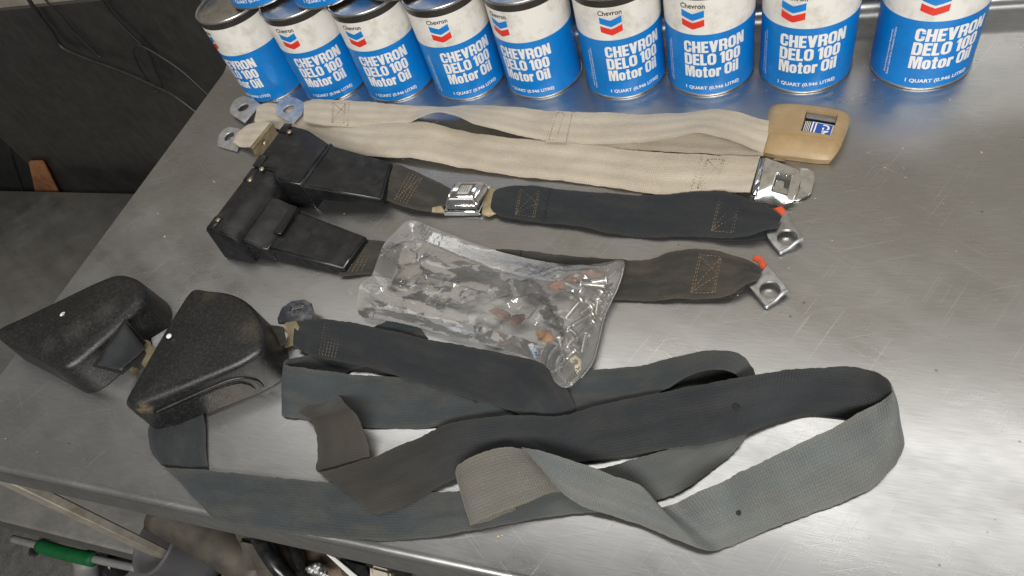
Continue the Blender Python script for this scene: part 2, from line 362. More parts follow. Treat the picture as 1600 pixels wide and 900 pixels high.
# ------------------------------------------------------------------ oil cans
CR, CH = 0.0515, 0.141
can_parts = []
def text_mesh(s, w_, h_, bold, seg=0.0025):
    cu = bpy.data.curves.new('lettering', 'FONT'); cu.body = s; cu.size = 1; cu.offset = bold; cu.resolution_u = 3; cu.fill_mode = 'FRONT'; cu.space_character = 1.02
    ob = bpy.data.objects.new('lettering_tmp', cu); COL.objects.link(ob)
    dg = bpy.context.evaluated_depsgraph_get(); me = bpy.data.meshes.new_from_object(ob.evaluated_get(dg))
    bpy.data.objects.remove(ob, do_unlink=True); bpy.data.curves.remove(cu)
    me.materials.clear()
    xs = [v.co.x for v in me.vertices]; ys = [v.co.y for v in me.vertices]
    x0, x1, y0, y1 = min(xs), max(xs), min(ys), max(ys)
    for v in me.vertices: v.co = ((v.co.x - x0) / (x1 - x0) * w_, (v.co.y - y0) / (y1 - y0) * h_, 0)
    bm = bmesh.new(); bm.from_mesh(me)
    for _ in range(3):
        es = [e for e in bm.edges if e.calc_length() > seg * 1.6]
        if not es: break
        bmesh.ops.subdivide_edges(bm, edges=es, cuts=1, use_grid_fill=False)
        bmesh.ops.triangulate(bm, faces=[f for f in bm.faces if len(f.verts) > 4])
    bm.to_mesh(me); bm.free()
    return me
def glyph_mesh(s_, w_, h_):
    """heavy condensed lettering cut from bars, bowls and diagonals; unit = cap height"""
    T, B = .235, .185; V, F = [], []
    def poly_(p):
        b0 = len(V); V.extend(p); F.append(tuple(range(b0, b0 + len(p))))
    def bar(x0, y0, x1, y1):
        nx, ny = max(1, int((x1 - x0) / .16)), max(1, int((y1 - y0) / .3))
        for a in range(nx):
            for b in range(ny): poly_([(x0 + (x1 - x0) * a / nx, y0 + (y1 - y0) * b / ny), (x0 + (x1 - x0) * (a + 1) / nx, y0 + (y1 - y0) * b / ny), (x0 + (x1 - x0) * (a + 1) / nx, y0 + (y1 - y0) * (b + 1) / ny), (x0 + (x1 - x0) * a / nx, y0 + (y1 - y0) * (b + 1) / ny)])
    def ringpts(x0, y0, x1, y1, r, n=7):
        out = []
        for cx, cy, a0 in ((x1 - r, y1 - r, 0), (x0 + r, y1 - r, 90), (x0 + r, y0 + r, 180), (x1 - r, y0 + r, 270)):
            for k in range(n): a = R_(a0 + 90 * k / (n - 1)); out.append((cx + r * math.cos(a), cy + r * math.sin(a)))
        return out
    def ring(x0, y0, x1, y1, r, keep=None, tb=B):
        o = ringpts(x0, y0, x1, y1, r); q = ringpts(x0 + T, y0 + tb, x1 - T, y1 - tb, max(.03, min(r - .17, (x1 - x0) / 2 - T - .001)))
        n = len(o)
        for k in range(n):
            k2 = (k + 1) % n; m = ((o[k][0] + o[k2][0] + q[k][0] + q[k2][0]) / 4, (o[k][1] + o[k2][1] + q[k][1] + q[k2][1]) / 4)
            if keep and not keep(*m): continue
            poly_([o[k], o[k2], q[k2], q[k]])
    def diag(xa, ya, xb, yb, t): poly_([(xa, ya), (xa + t, ya), (xb + t, yb), (xb, yb)])
    x = 0
    for ch in s_:
        if ch == ' ': x += .22; continue
        if ch == 'C':
            W = .62; ring(x, 0, x + W, 1, .27, lambda a, b: not (a > x + W * .55 and .36 < b < .64)); bar(x + W - T, .30, x + W, .40); bar(x + W - T, .60, x + W, .70)
        elif ch in 'O0': W = .64 if ch == 'O' else .58; ring(x, 0, x + W, 1, .27); 
        elif ch == 'D': W = .62; bar(x, 0, x + T, 1); ring(x, 0, x + W, 1, .25, lambda a, b: a > x + T * .9); bar(x + T * .95, 0, x + W * .5, B); bar(x + T * .95, 1 - B, x + W * .5, 1)
        elif ch == 'H': W = .63; bar(x, 0, x + T, 1); bar(x + W - T, 0, x + W, 1); bar(x + T, .41, x + W - T, .60)
        elif ch == 'E':
            W = .51; bar(x, 0, x + T, 1)
            for y0 in (0, .41, 1 - B): bar(x + T, y0, x + W - (.03 if y0 == .41 else 0), y0 + B)
        elif ch == 'L': W = .48; bar(x, 0, x + T, 1); bar(x + T, 0, x + W, B)
        elif ch == 'V': W = .66; diag(x + .21, 0, x, 1, .25); diag(x + .21, 0, x + W - .25, 1, .25)
        elif ch == 'N': W = .65; bar(x, 0, x + T * .9, 1); bar(x + W - T * .9, 0, x + W, 1); diag(x + W - T * 1.15, 0, x + T * .1, 1, .25)
        elif ch == 'R':
            W = .63; bar(x, 0, x + T, 1); ring(x, .40, x + W, 1, .22, lambda a, b: a > x + T * .9, .165); bar(x + T * .95, 1 - .165, x + W * .5, 1); bar(x + T * .95, .40, x + W * .5, .565); bar(x + W - T, 0, x + W, .36); bar(x + W - T - .03, .33, x + W - .02, .43)
        elif ch == '1': W = .36; bar(x + W - T, 0, x + W, 1); poly_([(x, .70), (x + W - T, .78), (x + W - T, .97), (x, .84)])
        elif ch == 'M': W = .84; bar(x, 0, x + .21, 1); bar(x + W - .21, 0, x + W, 1); diag(x + .33, 0, x + .17, 1, .18); diag(x + .33, 0, x + W - .35, 1, .18)
        elif ch == 'o': W = .56; ring(x, 0, x + W, .76, .24, None, .16)
        elif ch == 't': W = .38; bar(x + .07, .0, x + .07 + T * .95, .95); bar(x, .60, x + W, .75); bar(x + .07 + T * .9, 0, x + W, .15)
        elif ch == 'r': W = .40; bar(x, 0, x + T, .75); bar(x + T * .95, .52, x + W, .75)
        elif ch == 'i': W = T; bar(x, 0, x + T, .75); bar(x, .83, x + T, 1)
        elif ch == 'l': W = T; bar(x, 0, x + T, 1)
        x += W + .055
    x -= .055
    me = bpy.data.meshes.new('lettering')
    me.from_pydata([(a / x * w_, b * h_, 0) for a, b in V], [], F); me.update()
    return me
def wrap(me, u0, z0, r, vertical=False):
    for v in me.vertices:
        x, y = v.co.x, v.co.y
        if vertical: u, z = u0 - y, z0 + x
        else: u, z = u0 + x, z0 + y
        a = -math.pi / 2 + u / CR; v.co = (r * math.cos(a), r * math.sin(a), z)
    me.update(); return me
def lm(prof, n=72, cap=False):
    me = bpy.data.meshes.new('lathe'); v, f = lathe(prof, n, cap); me.from_pydata(v, [], f); me.update()
    for p in me.polygons: p.use_smooth = len(p.vertices) == 4
    me.set_sharp_from_angle(angle=R_(40)); return me
BD = 0.0857
can_parts.append(('body', lm([(CR, 0.0028), (CR, BD)]), M['blue']))
can_parts.append(('upper_band', lm([(CR, BD), (CR, 0.1287)]), M['white']))
can_parts.append(('top_band', lm([(CR, 0.1287), (CR, 0.1378)]), M['band_black']))
can_parts.append(('lid', lm([(CR - 0.0002, 0.1372), (CR + 0.0013, 0.1380), (CR + 0.0015, 0.1398), (CR + 0.0007, 0.1410), (CR - 0.0009, 0.1409), (CR - 0.0022, 0.1395), (CR - 0.003, 0.1362), (CR - 0.008, 0.1358), (CR - 0.009, 0.1364), (0.02, 0.1366), (0.0005, 0.1366)]), M['tin']))
can_parts.append(('bottom_rim', lm([(0.0005, 0.003), (CR - 0.004, 0.003), (CR - 0.003, 0.0004), (CR + 0.0006, 0.0003), (CR + 0.0010, 0.0014), (CR + 0.0008, 0.0028), (CR - 0.0003, 0.0032)]), M['tin']))
RT = CR + 0.0003
U0 = -0.0120                                         # left edge of the lettering, emblem centred on u = 0
for s, w_, z0, h_ in (('CHEVRON', 0.0715, 0.0620, 0.0152), ('DELO 100', 0.0665, 0.0449, 0.0155), ('Motor Oil', 0.0640, 0.0278, 0.0156)):
    can_parts.append(('lettering', wrap(glyph_mesh(s, w_, h_), U0, z0, RT), M['print_white']))
can_parts.append(('lettering', wrap(text_mesh('1 QUART (0.946 LITRE)', 0.0650, 0.0062, 0.030), U0, 0.0085, RT), M['print_white']))
can_parts.append(('lettering', wrap(text_mesh('Chevron', 0.0280, 0.0062, 0.020), -0.0140, 0.1186, RT), M['print_black']))
can_parts.append(('lettering', wrap(text_mesh("Don't Pollute-Conserve Resources.", 0.054, 0.0024, 0.015), -0.0360, 0.014, RT, True), M['print_white']))
can_parts.append(('lettering', wrap(text_mesh("Return Used Oil to Collection Centers.", 0.060, 0.0024, 0.015), -0.0322, 0.012, RT, True), M['print_white']))
def chevron_mesh(z_top, th=0.0083, drop=0.0048, hw=0.0130):
    me = bpy.data.meshes.new('chevron'); v, f = [], []; n = 10
    for k in range(n + 1):
        u = -hw + 2 * hw * k / n; d = drop * (1 - abs(u) / hw)
        for z in (z_top - d, z_top - d - th):
            a = -math.pi / 2 + u / CR; v.append((RT * math.cos(a), RT * math.sin(a), z))
    for k in range(n): f.append((2 * k, 2 * k + 1, 2 * k + 3, 2 * k + 2))
    me.from_pydata(v, [], f); me.update(); return me
can_parts.append(('emblem_stripe', chevron_mesh(0.1168), M['print_blue']))
can_parts.append(('emblem_stripe', chevron_mesh(0.1056), M['print_red']))
for n_, me, mt in can_parts:
    if not me.materials: me.materials.append(mt)
XY = [(0.0285, 0.6634), (0.1426, 0.6603), (0.2561, 0.6551), (0.3674, 0.6543), (0.4782, 0.6534), (0.5915, 0.648), (0.699, 0.6483), (0.8089, 0.6483), (0.9313, 0.648)]
PHI = [-127.6, -91.8, -97.5, -83.0, -118.7, -87.1, -104.7, -111.1, -98.6]
ORD = ['first', 'second', 'third', 'fourth', 'fifth', 'sixth', 'seventh', 'eighth']
cans = [((x, y, 0.0), ph, 'blue and white oil can in the bottom row, %s from the left' % ORD[i] if i < 8 else 'blue and white oil can standing apart at the right end of the row') for i, ((x, y), ph) in enumerate(zip(XY, PHI))]
for i, (x, y, ph) in enumerate(((.080, .688, -101), (.196, .674, -90), (.308, .678, -100), (.420, .680, -92))):
    cans.append(((x, y, CH + 0.0003), ph, 'oil can stacked in the upper row, %s from the left, only its base in view' % ORD[i]))
for loc, ph, lab in cans:
    t = thing('oil_can', loc, lab, 'can', 'oil cans along the back of the bench', R_(ph + 90))
    for n_, me, mt in can_parts: link(n_, me, None, t)

# ------------------------------------------------------------------ ribbons (webbing)
class Ribbon:
    """belt strip through stations ((ax, ay, az), (bx, by, zguess)); the second edge is found one belt width from the first"""
    def __init__(self, st, width=0.049, step=0.004, thick=0.0013, lift=0.0):
        A, B = [], []
        def other(p0, q):                            # point on the sight line of q one belt width from p0
            d = ray(q[0], q[1]); oc = CAM_C - p0; k = oc.dot(d); D = k * k - (oc.dot(oc) - q[3] ** 2)
            if D <= 0: r = CAM_C + d * (-k)
            else:
                sq = math.sqrt(D); c1, c2 = CAM_C + d * (-k - sq), CAM_C + d * (-k + sq)
                r = c1 if abs(c1.z - q[2]) < abs(c2.z - q[2]) else c2
            return r if r.z > 0.0012 else P(q[0], q[1], 0.0012)
        for a, b in st:
            if len(b) > 3: pa = P(*a[:3]); pb = other(pa, b)
            elif len(a) > 3: pb = P(*b[:3]); pa = other(pb, a)
            else: pa, pb = P(*a), P(*b)
            A.append(pa); B.append(pb)
        self.st3 = list(zip(A, B))
        n = 10
        a2, b2 = cat(A, n), cat(B, n)
        # resample evenly
        L = [0]
        for i in range(1, len(a2)): L.append(L[-1] + (((a2[i] + b2[i]) - (a2[i - 1] + b2[i - 1])) * 0.5).length)
        N = max(4, int(L[-1] / step)); self.a, self.b, self.L = [], [], []
        j = 0
        for i in range(N + 1):
            s = L[-1] * i / N
            while j < len(L) - 2 and L[j + 1] < s: j += 1
            t = (s - L[j]) / max(1e-9, L[j + 1] - L[j]); t = min(max(t, 0), 1)
            self.a.append(a2[j].lerp(a2[j + 1], t)); self.b.append(b2[j].lerp(b2[j + 1], t)); self.L.append(s)
        self.len = L[-1]; self.thick = thick; self.crown = 0.0
        for p in self.a + self.b: p.z = max(p.z, 0.0009) + lift
        self.N = N
        self.nrm = []
        for i in range(N + 1):
            T = (self.a[min(i + 1, N)] + self.b[min(i + 1, N)]) - (self.a[max(i - 1, 0)] + self.b[max(i - 1, 0)])
            W = self.b[i] - self.a[i]; n_ = T.cross(W)
            n_ = n_.normalized() if n_.length > 1e-12 else (self.nrm[-1] if self.nrm else Vector((0, 0, 1)))
            self.nrm.append(n_)
    def at(self, s, v):
        """s metres along, v 0..1 across -> (point, normal)"""
        x = min(max(s / self.len, 0), 0.99999) * self.N; i = int(x); t = x - i
        a = self.a[i].lerp(self.a[i + 1], t); b = self.b[i].lerp(self.b[i + 1], t)
        n_ = self.nrm[i].lerp(self.nrm[i + 1], t).normalized()
        p = a.lerp(b, v); return p + n_ * (self.crown * (1 - (2 * v - 1) ** 2) + 0.0009 * noise.noise(p * 38 + Vector((3, 1, 7)))), n_
    def s_near(self, px, py):
        best = (1e9, 0)
        for i in range(self.N + 1):
            c = (self.a[i] + self.b[i]) / 2; q = CAM_R.transposed() @ (c - CAM_C)
            x, y = 800 + CAM_F * q.x / -q.z, 450 - CAM_F * q.y / -q.z
            d = (x - px) ** 2 + (y - py) ** 2
            if d < best[0]: best = (d, self.L[i])
        return best[1]
    def build(self, name, mats, parent=None, nv=8, wob=0.0011, crown=0.0):
        mats = mats if isinstance(mats, (list, tuple)) else [mats]
        v, f, uv, mi = [], [], [], []
        n1 = nv + 1; self.crown = crown
        for side in (1, -1):
            for i in range(self.N + 1):
                for k in range(n1):
                    t = k / nv; p = self.a[i].lerp(self.b[i], t)
                    w_ = wob * noise.noise(p * 38 + Vector((3, 1, 7))) * 2
                    e = 0.55 if k in (0, nv) else 1.0
                    cz = crown * (1 - (2 * t - 1) ** 2)
                    q = p + self.nrm[i] * (side * self.thick * 0.5 * e + w_ + cz)
                    if k in (0, nv): q += (self.b[i] - self.a[i]).normalized() * (0.0009 * noise.noise(p * 260) + 0.0011 * noise.noise(p * 45)); q.z = max(q.z, .0006)
                    v.append(q); uv.append((self.L[i], t * 0.05))
        off = (self.N + 1) * n1
        for i in range(self.N):
            for k in range(nv):
                a_, b_, c_, d_ = i * n1 + k, (i + 1) * n1 + k, (i + 1) * n1 + k + 1, i * n1 + k + 1
                f.append((a_, b_, c_, d_)); mi.append(0)
                f.append((off + d_, off + c_, off + b_, off + a_)); mi.append(len(mats) - 1)
            for k in (0, nv):
                a_, b_ = i * n1 + k, (i + 1) * n1 + k
                q = (a_, off + a_, off + b_, b_); f.append(q if k == 0 else q[::-1]); mi.append(0)
        for i in (0, self.N):
            for k in range(nv):
                a_, b_ = i * n1 + k, i * n1 + k + 1
                q = (a_, b_, off + b_, off + a_); f.append(q if i == 0 else q[::-1]); mi.append(0)
        me = bpy.data.meshes.new(name); me.from_pydata([tuple(x) for x in v], [], f); me.update()
        for m_ in mats: me.materials.append(m_)
        ul = me.uv_layers.new(name='UVMap')
        for l in me.loops: ul.data[l.index].uv = uv[l.vertex_index]
        for p, k in zip(me.polygons, mi): p.material_index = k; p.use_smooth = True
        me.set_sharp_from_angle(angle=R_(60))
        return link(name, me, None, parent)
def stitches(rib, paths, mat, parent, ln=0.0024, gap=0.0012, wd=0.0010, side=1, name='stitching'):
    """sewn thread: short raised dashes along paths of (s, v) on a ribbon"""
    v, f = [], []
    for path in paths:
        for (s0, v0), (s1, v1) in zip(path[:-1], path[1:]):
            L = math.hypot(s1 - s0, (v1 - v0) * 0.049); k = max(1, int(L / (ln + gap)))
            for i in range(k):
                t0 = i / k; t1 = t0 + ln / (ln + gap) / k
                pa, na = rib.at(s0 + (s1 - s0) * t0, v0 + (v1 - v0) * t0); pb, nb = rib.at(s0 + (s1 - s0) * t1, v0 + (v1 - v0) * t1)
                d = (pb - pa)
                if d.length < 1e-5: continue
                sd = d.normalized().cross(na) * wd * 0.5; h = na * side * (rib.thick * 0.5 - 0.0001); h2 = na * side * (rib.thick * 0.5 + 0.0007)
                jit = sd * random.uniform(-0.5, 0.5)
                b0 = len(v)
                v += [pa + h + sd + jit, pa + h - sd + jit, pb + h - sd + jit, pb + h + sd + jit, (pa * 0.75 + pb * 0.25) + h2 + jit, (pa * 0.25 + pb * 0.75) + h2 + jit]
                f += [(b0, b0 + 1, b0 + 4), (b0 + 2, b0 + 3, b0 + 5), (b0 + 1, b0 + 2, b0 + 5, b0 + 4), (b0 + 3, b0, b0 + 4, b0 + 5)]
    return mesh(name, v, f, mat, parent)
def wbox(rib, s0, s1, m=0.12):
    """the box-and-W pattern of a belt seam"""
    a, b_ = m, 1 - m; q = (b_ - a)
    return [[(s0, a), (s0, b_)], [(s1, a), (s1, b_)], [(s0 + 0.002, a), (s0 + 0.002, b_)], [(s1 - 0.002, a), (s1 - 0.002, b_)], [(s0, a), (s1, a + q * 0.5), (s0, b_)], [(s0, a + 0.04), (s1, b_)], [(s0, a), (s1, a)], [(s0, b_), (s1, b_)]]
def zig(s, n=13, am=0.0035, m=0.03):
    return [[(s + (am if i % 2 else -am) * 0.5, m + (1 - 2 * m) * i / n) for i in range(n + 1)]]

def plate(name, outline, hole, z, mat, parent, th=0.003, hr=None, bend=None):
    """flat steel plate: photo outline laid at height z (list gives z per point), hole (px, py, rx_m) cut through"""
    zs = z if isinstance(z, (list, tuple)) else [z] * len(outline)
    pts = [P(x, y, zz) for (x, y), zz in zip(outline, zs)]
    c0 = sum(pts, Vector()) / len(pts)
    # best plane
    n_ = Vector((0, 0, 0))
    for i in range(len(pts)): n_ += (pts[i] - c0).cross(pts[(i + 1) % len(pts)] - c0)
    n_.normalize()
    if n_.z < 0: n_ = -n_
    X = (pts[0] - c0); X = (X - n_ * X.dot(n_)).normalized(); Y = n_.cross(X)
    p2 = [Vector(((p - c0).dot(X), (p - c0).dot(Y))) for p in pts]
    loops = [p2]
    if hole:
        d = ray(hole[0], hole[1]); t = (c0 - CAM_C).dot(n_) / d.dot(n_); hc = CAM_C + d * t - c0
        hx, hy = hc.dot(X), hc.dot(Y); loops.append([Vector((hx + hole[2] * math.cos(2 * math.pi * k / 24), hy + hole[2] * math.sin(2 * math.pi * k / 24))) for k in range(24)])
    vs_, es = [], []
    for lp in loops:
        b0 = len(vs_); vs_ += lp; es += [(b0 + i, b0 + (i + 1) % len(lp)) for i in range(len(lp))]
    r = delaunay_2d_cdt(vs_, es, [], 1 if not hole else 3 if False else 1, 1e-7)
    V, E_, F = r[0], r[1], r[2]
    bm = bmesh.new(); bv = [bm.verts.new((c0 + X * q.x + Y * q.y)) for q in V]
    for t in F:
        if hole:
            cx = sum(V[i].x for i in t) / len(t); cy = sum(V[i].y for i in t) / len(t)
            hp = loops[1]; ins = False
            for i in range(len(hp)):
                a, b = hp[i], hp[i - 1]
                if (a.y > cy) != (b.y > cy) and cx < (b.x - a.x) * (cy - a.y) / (b.y - a.y) + a.x: ins = not ins
            if ins: continue
        bm.faces.new([bv[i] for i in t])
    loose = [x for x in bm.verts if not x.link_faces]
    bmesh.ops.delete(bm, geom=loose, context='VERTS')
    bmesh.ops.recalc_face_normals(bm, faces=bm.faces[:])
    if bm.faces[0].normal.dot(n_) < 0: bmesh.ops.reverse_faces(bm, faces=bm.faces[:])
    r = bmesh.ops.extrude_face_region(bm, geom=bm.faces[:])
    for e in r['geom']:
        if isinstance(e, bmesh.types.BMVert): e.co -= n_ * th
    if bend:
        for v_ in bm.verts: v_.co.z += bend(v_.co)
    es = [e for e in bm.edges if len(e.link_faces) == 2 and e.calc_face_angle(0) > 0.9]
    bmesh.ops.bevel(bm, geom=es, offset=0.0004, segments=1, affect='EDGES')
    return frombm(name, bm, mat, parent, sharp=35)

W_ = 0.049
# ------------------------------------------------------------------ tan belt with the plastic buckle (upper)
t = thing('lap_belt', P(820, 200), 'tan lap belt nearest the cans, ending in a tan plastic buckle', 'seat belt', 'tan lap belts')
rb = Ribbon([((474, 188, .012), (476, 160, .014)), ((490, 194, .010), (492, 155, .014)), ((530, 198, .006), (532, 157, .012)), ((590, 197, .004), (595, 161, .010)), ((636, 192, .010), (640, 165, .012)),
             ((678, 177, .028), (690, 166, .014)), ((706, 179, .032), (716, 165, .012)), ((742, 193, .022), (750, 165, .010)), ((791, 207, .010), (800, 168, .008)), ((852, 220, .005), (868, 174, .006)), ((935, 226, .005), (950, 177, .006)),
             ((1018, 220, .016), (1024, 178, .008)), ((1078, 209, .028), (1085, 174, .012)), ((1120, 212, .030), (1125, 172, .016)), ((1160, 227, .022), (1162, 178, .018)), ((1192, 240, .014), (1206, 190, .016))])
w1 = rb.build('webbing', M['web_tan'], t, crown=0.0008)
s0 = rb.s_near(520, 177); stitches(rb, wbox(rb, s0, s0 + 0.022), M['thread_brown'], t); stitches(rb, zig(s0 + 0.027), M['thread_brown'], t)
s1 = rb.s_near(862, 197)
fl = Ribbon([((853, 222, .0072), (868, 173, .0085)), ((866, 223, .0072), (881, 174, .0085)), ((884, 224, .0070), (894, 175, .0082))]); fl.build('webbing_end', M['web_tan'], t)
stitches(fl, [[(0.003, .06), (0.003, .94)], [(0.013, .06), (0.013, .94)], [(0.003, .06), (0.013, .06)], [(0.003, .94), (0.013, .94)]], M['thread_tan'], t)
rb2 = Ribbon([((880, 223, .002), (895, 185, .002)), ((930, 228, .002), (945, 188, .002)), ((1020, 235, .002), (1035, 194, .002)), ((1105, 240, .002), (1118, 198, .002)), ((1192, 245, .004), (1204, 202, .006))])
rb2.build('webbing', M['web_tan'], t)
plate('anchor_plate', [(432, 180), (431, 166), (438, 155), (450, 150), (464, 153), (476, 160), (472, 178), (457, 193)], (451, 170, .0088), [.012] * 8, M['zinc'], t, .0020)
# the plastic buckle housing
def housing(name, outl, z, mat, parent, flare=1.06, b1=0.006, seg=4, zb=0.001, base=None):
    tops = [P(x, y, zz) for (x, y), zz in zip(outl, z)]
    c0 = sum(tops, Vector()) / len(tops)
    bots = [Vector((c0.x + (p.x - c0.x) * flare, c0.y + (p.y - c0.y) * flare, zb)) for p in tops] if base is None else [P(x, y, zb) if not isinstance(x, str) else None for x, y in base]
    bm = bmesh.new(); tv = [bm.verts.new(p) for p in tops]; bv = [bm.verts.new(p) for p in bots]; n = len(tv)
    tf = bm.faces.new(tv); bm.faces.new(bv[::-1])
    for i in range(n): bm.faces.new((tv[i], bv[i], bv[(i + 1) % n], tv[(i + 1) % n]))
    es = [e for e in bm.edges if not all(v in bv for v in e.verts)]
    bmesh.ops.bevel(bm, geom=es, offset=b1, segments=seg, affect='EDGES', profile=0.5, clamp_overlap=True)
    bmesh.ops.triangulate(bm, faces=[f for f in bm.faces if len(f.verts) > 4])
    return frombm(name, bm, mat, parent, sharp=50)
# local frame of the buckle: u along the belt, v across it
k00, k10, k11, k01 = [Vector((p.x, p.y, 0)) for p in (P(1183, 247, .001), P(1302, 262, .001), P(1333, 174, .009), P(1203, 160, .009))]
def BK(u, v, z): return k00 * (1 - u) * (1 - v) + k10 * u * (1 - v) + k11 * u * v + k01 * (1 - u) * v + Vector((0, 0, z))
v_, f_ = [], []
nu, nv = 22, 22
def bk_h(u, v):                                      # domed lid with rolled sides
    e = max(0.0, 1 - abs(2 * v - 1) ** 5.0) ** 0.6; g = max(0.0, 1 - abs(2 * u - 1) ** 9.0) ** 0.5
    h = 0.0105 + (0.0070 + 0.003 * (1 - (2 * u - 1) ** 2)) * e * (0.25 + 0.75 * g)
    if v < 0.28: h -= 0.0022                         # stepped side panel below the seam
    elif v > 0.87: h -= 0.0018
    return h
win = (0.47, 0.85, 0.34, 0.76)
us = sorted(set([k / nu for k in range(nu + 1)] + [win[0], win[1]])); vs_ = sorted(set([k / nv for k in range(nv + 1)] + [0.279, 0.281, 0.869, 0.871, win[2], win[3]]))
idx = {}
def skew(u, v):                                      # plan with softly rounded corners and bowed sides
    x, y = 2 * u - 1, 2 * v - 1
    return (.5 + .5 * x * (1 - .09 * y ** 4) + 0.02 * math.sin(math.pi * v), .5 + .5 * y * (1 - .09 * x ** 4) + 0.015 * math.sin(math.pi * u))
for i, u in enumerate(us):
    for k, v in enumerate(vs_): su, sv = skew(u, v); idx[i, k] = len(v_); v_.append(BK(su, sv, bk_h(u, v)))
for i in range(len(us) - 1):
    for k in range(len(vs_) - 1):
        um, vm = (us[i] + us[i + 1]) / 2, (vs_[k] + vs_[k + 1]) / 2
        if win[0] < um < win[1] and win[2] < vm < win[3]: continue
        f_.append((idx[i, k], idx[i + 1, k], idx[i + 1, k + 1], idx[i, k + 1]))
bnd = [(i, 0) for i in range(len(us))] + [(len(us) - 1, k) for k in range(1, len(vs_))] + [(i, len(vs_) - 1) for i in range(len(us) - 2, -1, -1)] + [(0, k) for k in range(len(vs_) - 2, 0, -1)]
low = []
for i, k in bnd: su, sv = skew(us[i], vs_[k]); low.append(len(v_)); v_.append(BK(0.5 + (su - .5) * 0.95, 0.5 + (sv - .5) * 0.95, 0.0005))
for q in range(len(bnd)): q2 = (q + 1) % len(bnd); f_.append((idx[bnd[q2]], idx[bnd[q]], low[q], low[q2]))
# window well
iw = [i for i, u in enumerate(us) if win[0] - 1e-6 <= u <= win[1] + 1e-6]; kw = [k for k, v in enumerate(vs_) if win[2] - 1e-6 <= v <= win[3] + 1e-6]
wb = [(i, kw[0]) for i in iw] + [(iw[-1], k) for k in kw[1:]] + [(i, kw[-1]) for i in iw[-2::-1]] + [(iw[0], k) for k in kw[-2:0:-1]]
lw = []
for i, k in wb: su, sv = skew(us[i], vs_[k]); lw.append(len(v_)); v_.append(BK(su, sv, bk_h(us[i], vs_[k]) - 0.007))
for q in range(len(wb)): q2 = (q + 1) % len(wb); f_.append((idx[wb[q]], idx[wb[q2]], lw[q2], lw[q]))
bk = mesh('buckle', v_, f_, M['tan_plastic'], t)
for p in bk.data.polygons: p.use_smooth = True
bk.data.set_sharp_from_angle(angle=R_(38))
def quad_sheet(name, u0, u1, v0, v1, dz, mat, parent):
    vv = []
    for u, v in ((u0, v0), (u1, v0), (u1, v1), (u0, v1)): su, sv = skew(u, v); vv.append(BK(su, sv, bk_h(min(max(u, .1), .9), .6) + dz))
    vv += [x - Vector((0, 0, .0008)) for x in vv]
    return mesh(name, vv, [(0, 1, 2, 3), (4, 7, 6, 5), (0, 4, 5, 1), (1, 5, 6, 2), (2, 6, 7, 3), (3, 7, 4, 0)], mat, parent)
quad_sheet('window_floor', .465, .855, .335, .765, -.0062, M['print_black'], bk)
quad_sheet('push_button', .48, .84, .645, .755, -.0035, M['anchor'], bk)
quad_sheet('badge_border', .575, .840, .345, .610, -.0052, M['print_white'], bk)
quad_sheet('badge', .595, .822, .352, .592, -.0046, mat_plain('badge_blue', (0.012, 0.07, 0.36), 0.3, var=.05, bmp=0), bk)
# badge letters, read from the side of the belt
tm = text_mesh('GM', 0.20, 0.085, 0.02)
for v in tm.vertices:
    uu = 0.66 + v.co.y * 1.6; vv2 = 0.580 - v.co.x * 1.08
    su, sv = skew(uu, vv2); v.co = BK(su, sv, bk_h(.8, .6) - .0042)
link('badge_lettering', tm, M['print_white'], bk)
for k in range(4):
    quad_sheet('badge_line', .490 + k * .02, .497 + k * .02, .36, .60, -.0048, M['print_white'], bk)
quad_sheet('badge_line', .617, .634, .37, .58, -.0041, M['print_white'], bk)
mesh('latch_tongue', [P(1210, 246, .003), P(1228, 248, .003), P(1226, 252, .003), P(1208, 250, .003), P(1210, 246, .0045), P(1228, 248, .0045), P(1226, 252, .0045), P(1208, 250, .0045)],
     [(0, 3, 2, 1), (4, 5, 6, 7), (0, 1, 5, 4), (1, 2, 6, 5), (2, 3, 7, 6), (3, 0, 4, 7)], M['chrome'], t)

# ------------------------------------------------------------------ tan belt with the chrome tongue (lower)
t = thing('lap_belt', P(820, 255), 'tan lap belt running under the black boot to a chrome tongue', 'seat belt', 'tan lap belts')
rb = Ribbon([((398, 191, .010), (402, 166, .012)), ((412, 195, .008), (420, 161, .010)), ((440, 204, .004), (452, 166, .004)), ((480, 216, .003), (500, 175, .003)), ((515, 227, .003), (540, 194, .003)), ((575, 244, .004), (600, 193, .006)),
             ((615, 247, .006), (640, 191, .010)), ((650, 247, .010), (676, 193, .012)), ((690, 256, .008), (720, 204, .006)), ((753, 268, .004), (775, 213, .004)), ((830, 278, .003), (845, 220, .003)), ((900, 285, .003), (915, 226, .003)),
             ((970, 295, .003), (985, 234, .003)), ((1040, 304, .004), (1060, 240, .004)), ((1110, 303, .006), (1130, 243, .006)), ((1172, 301, .009), (1188, 245, .009))])
rb.build('webbing', M['web_tan'], t, crown=0.0006)
s0 = rb.s_near(1098, 272); stitches(rb, wbox(rb, s0, s0 + 0.020), M['thread_brown'], t); stitches(rb, zig(s0 - 0.006), M['thread_brown'], t)
plate('anchor_plate', [(359, 177), (359, 169), (366, 156), (381, 149), (396, 154), (407, 163), (394, 178), (382, 192)], (380, 168, .0088), [.008] * 8, M['zinc'], t, .0020)
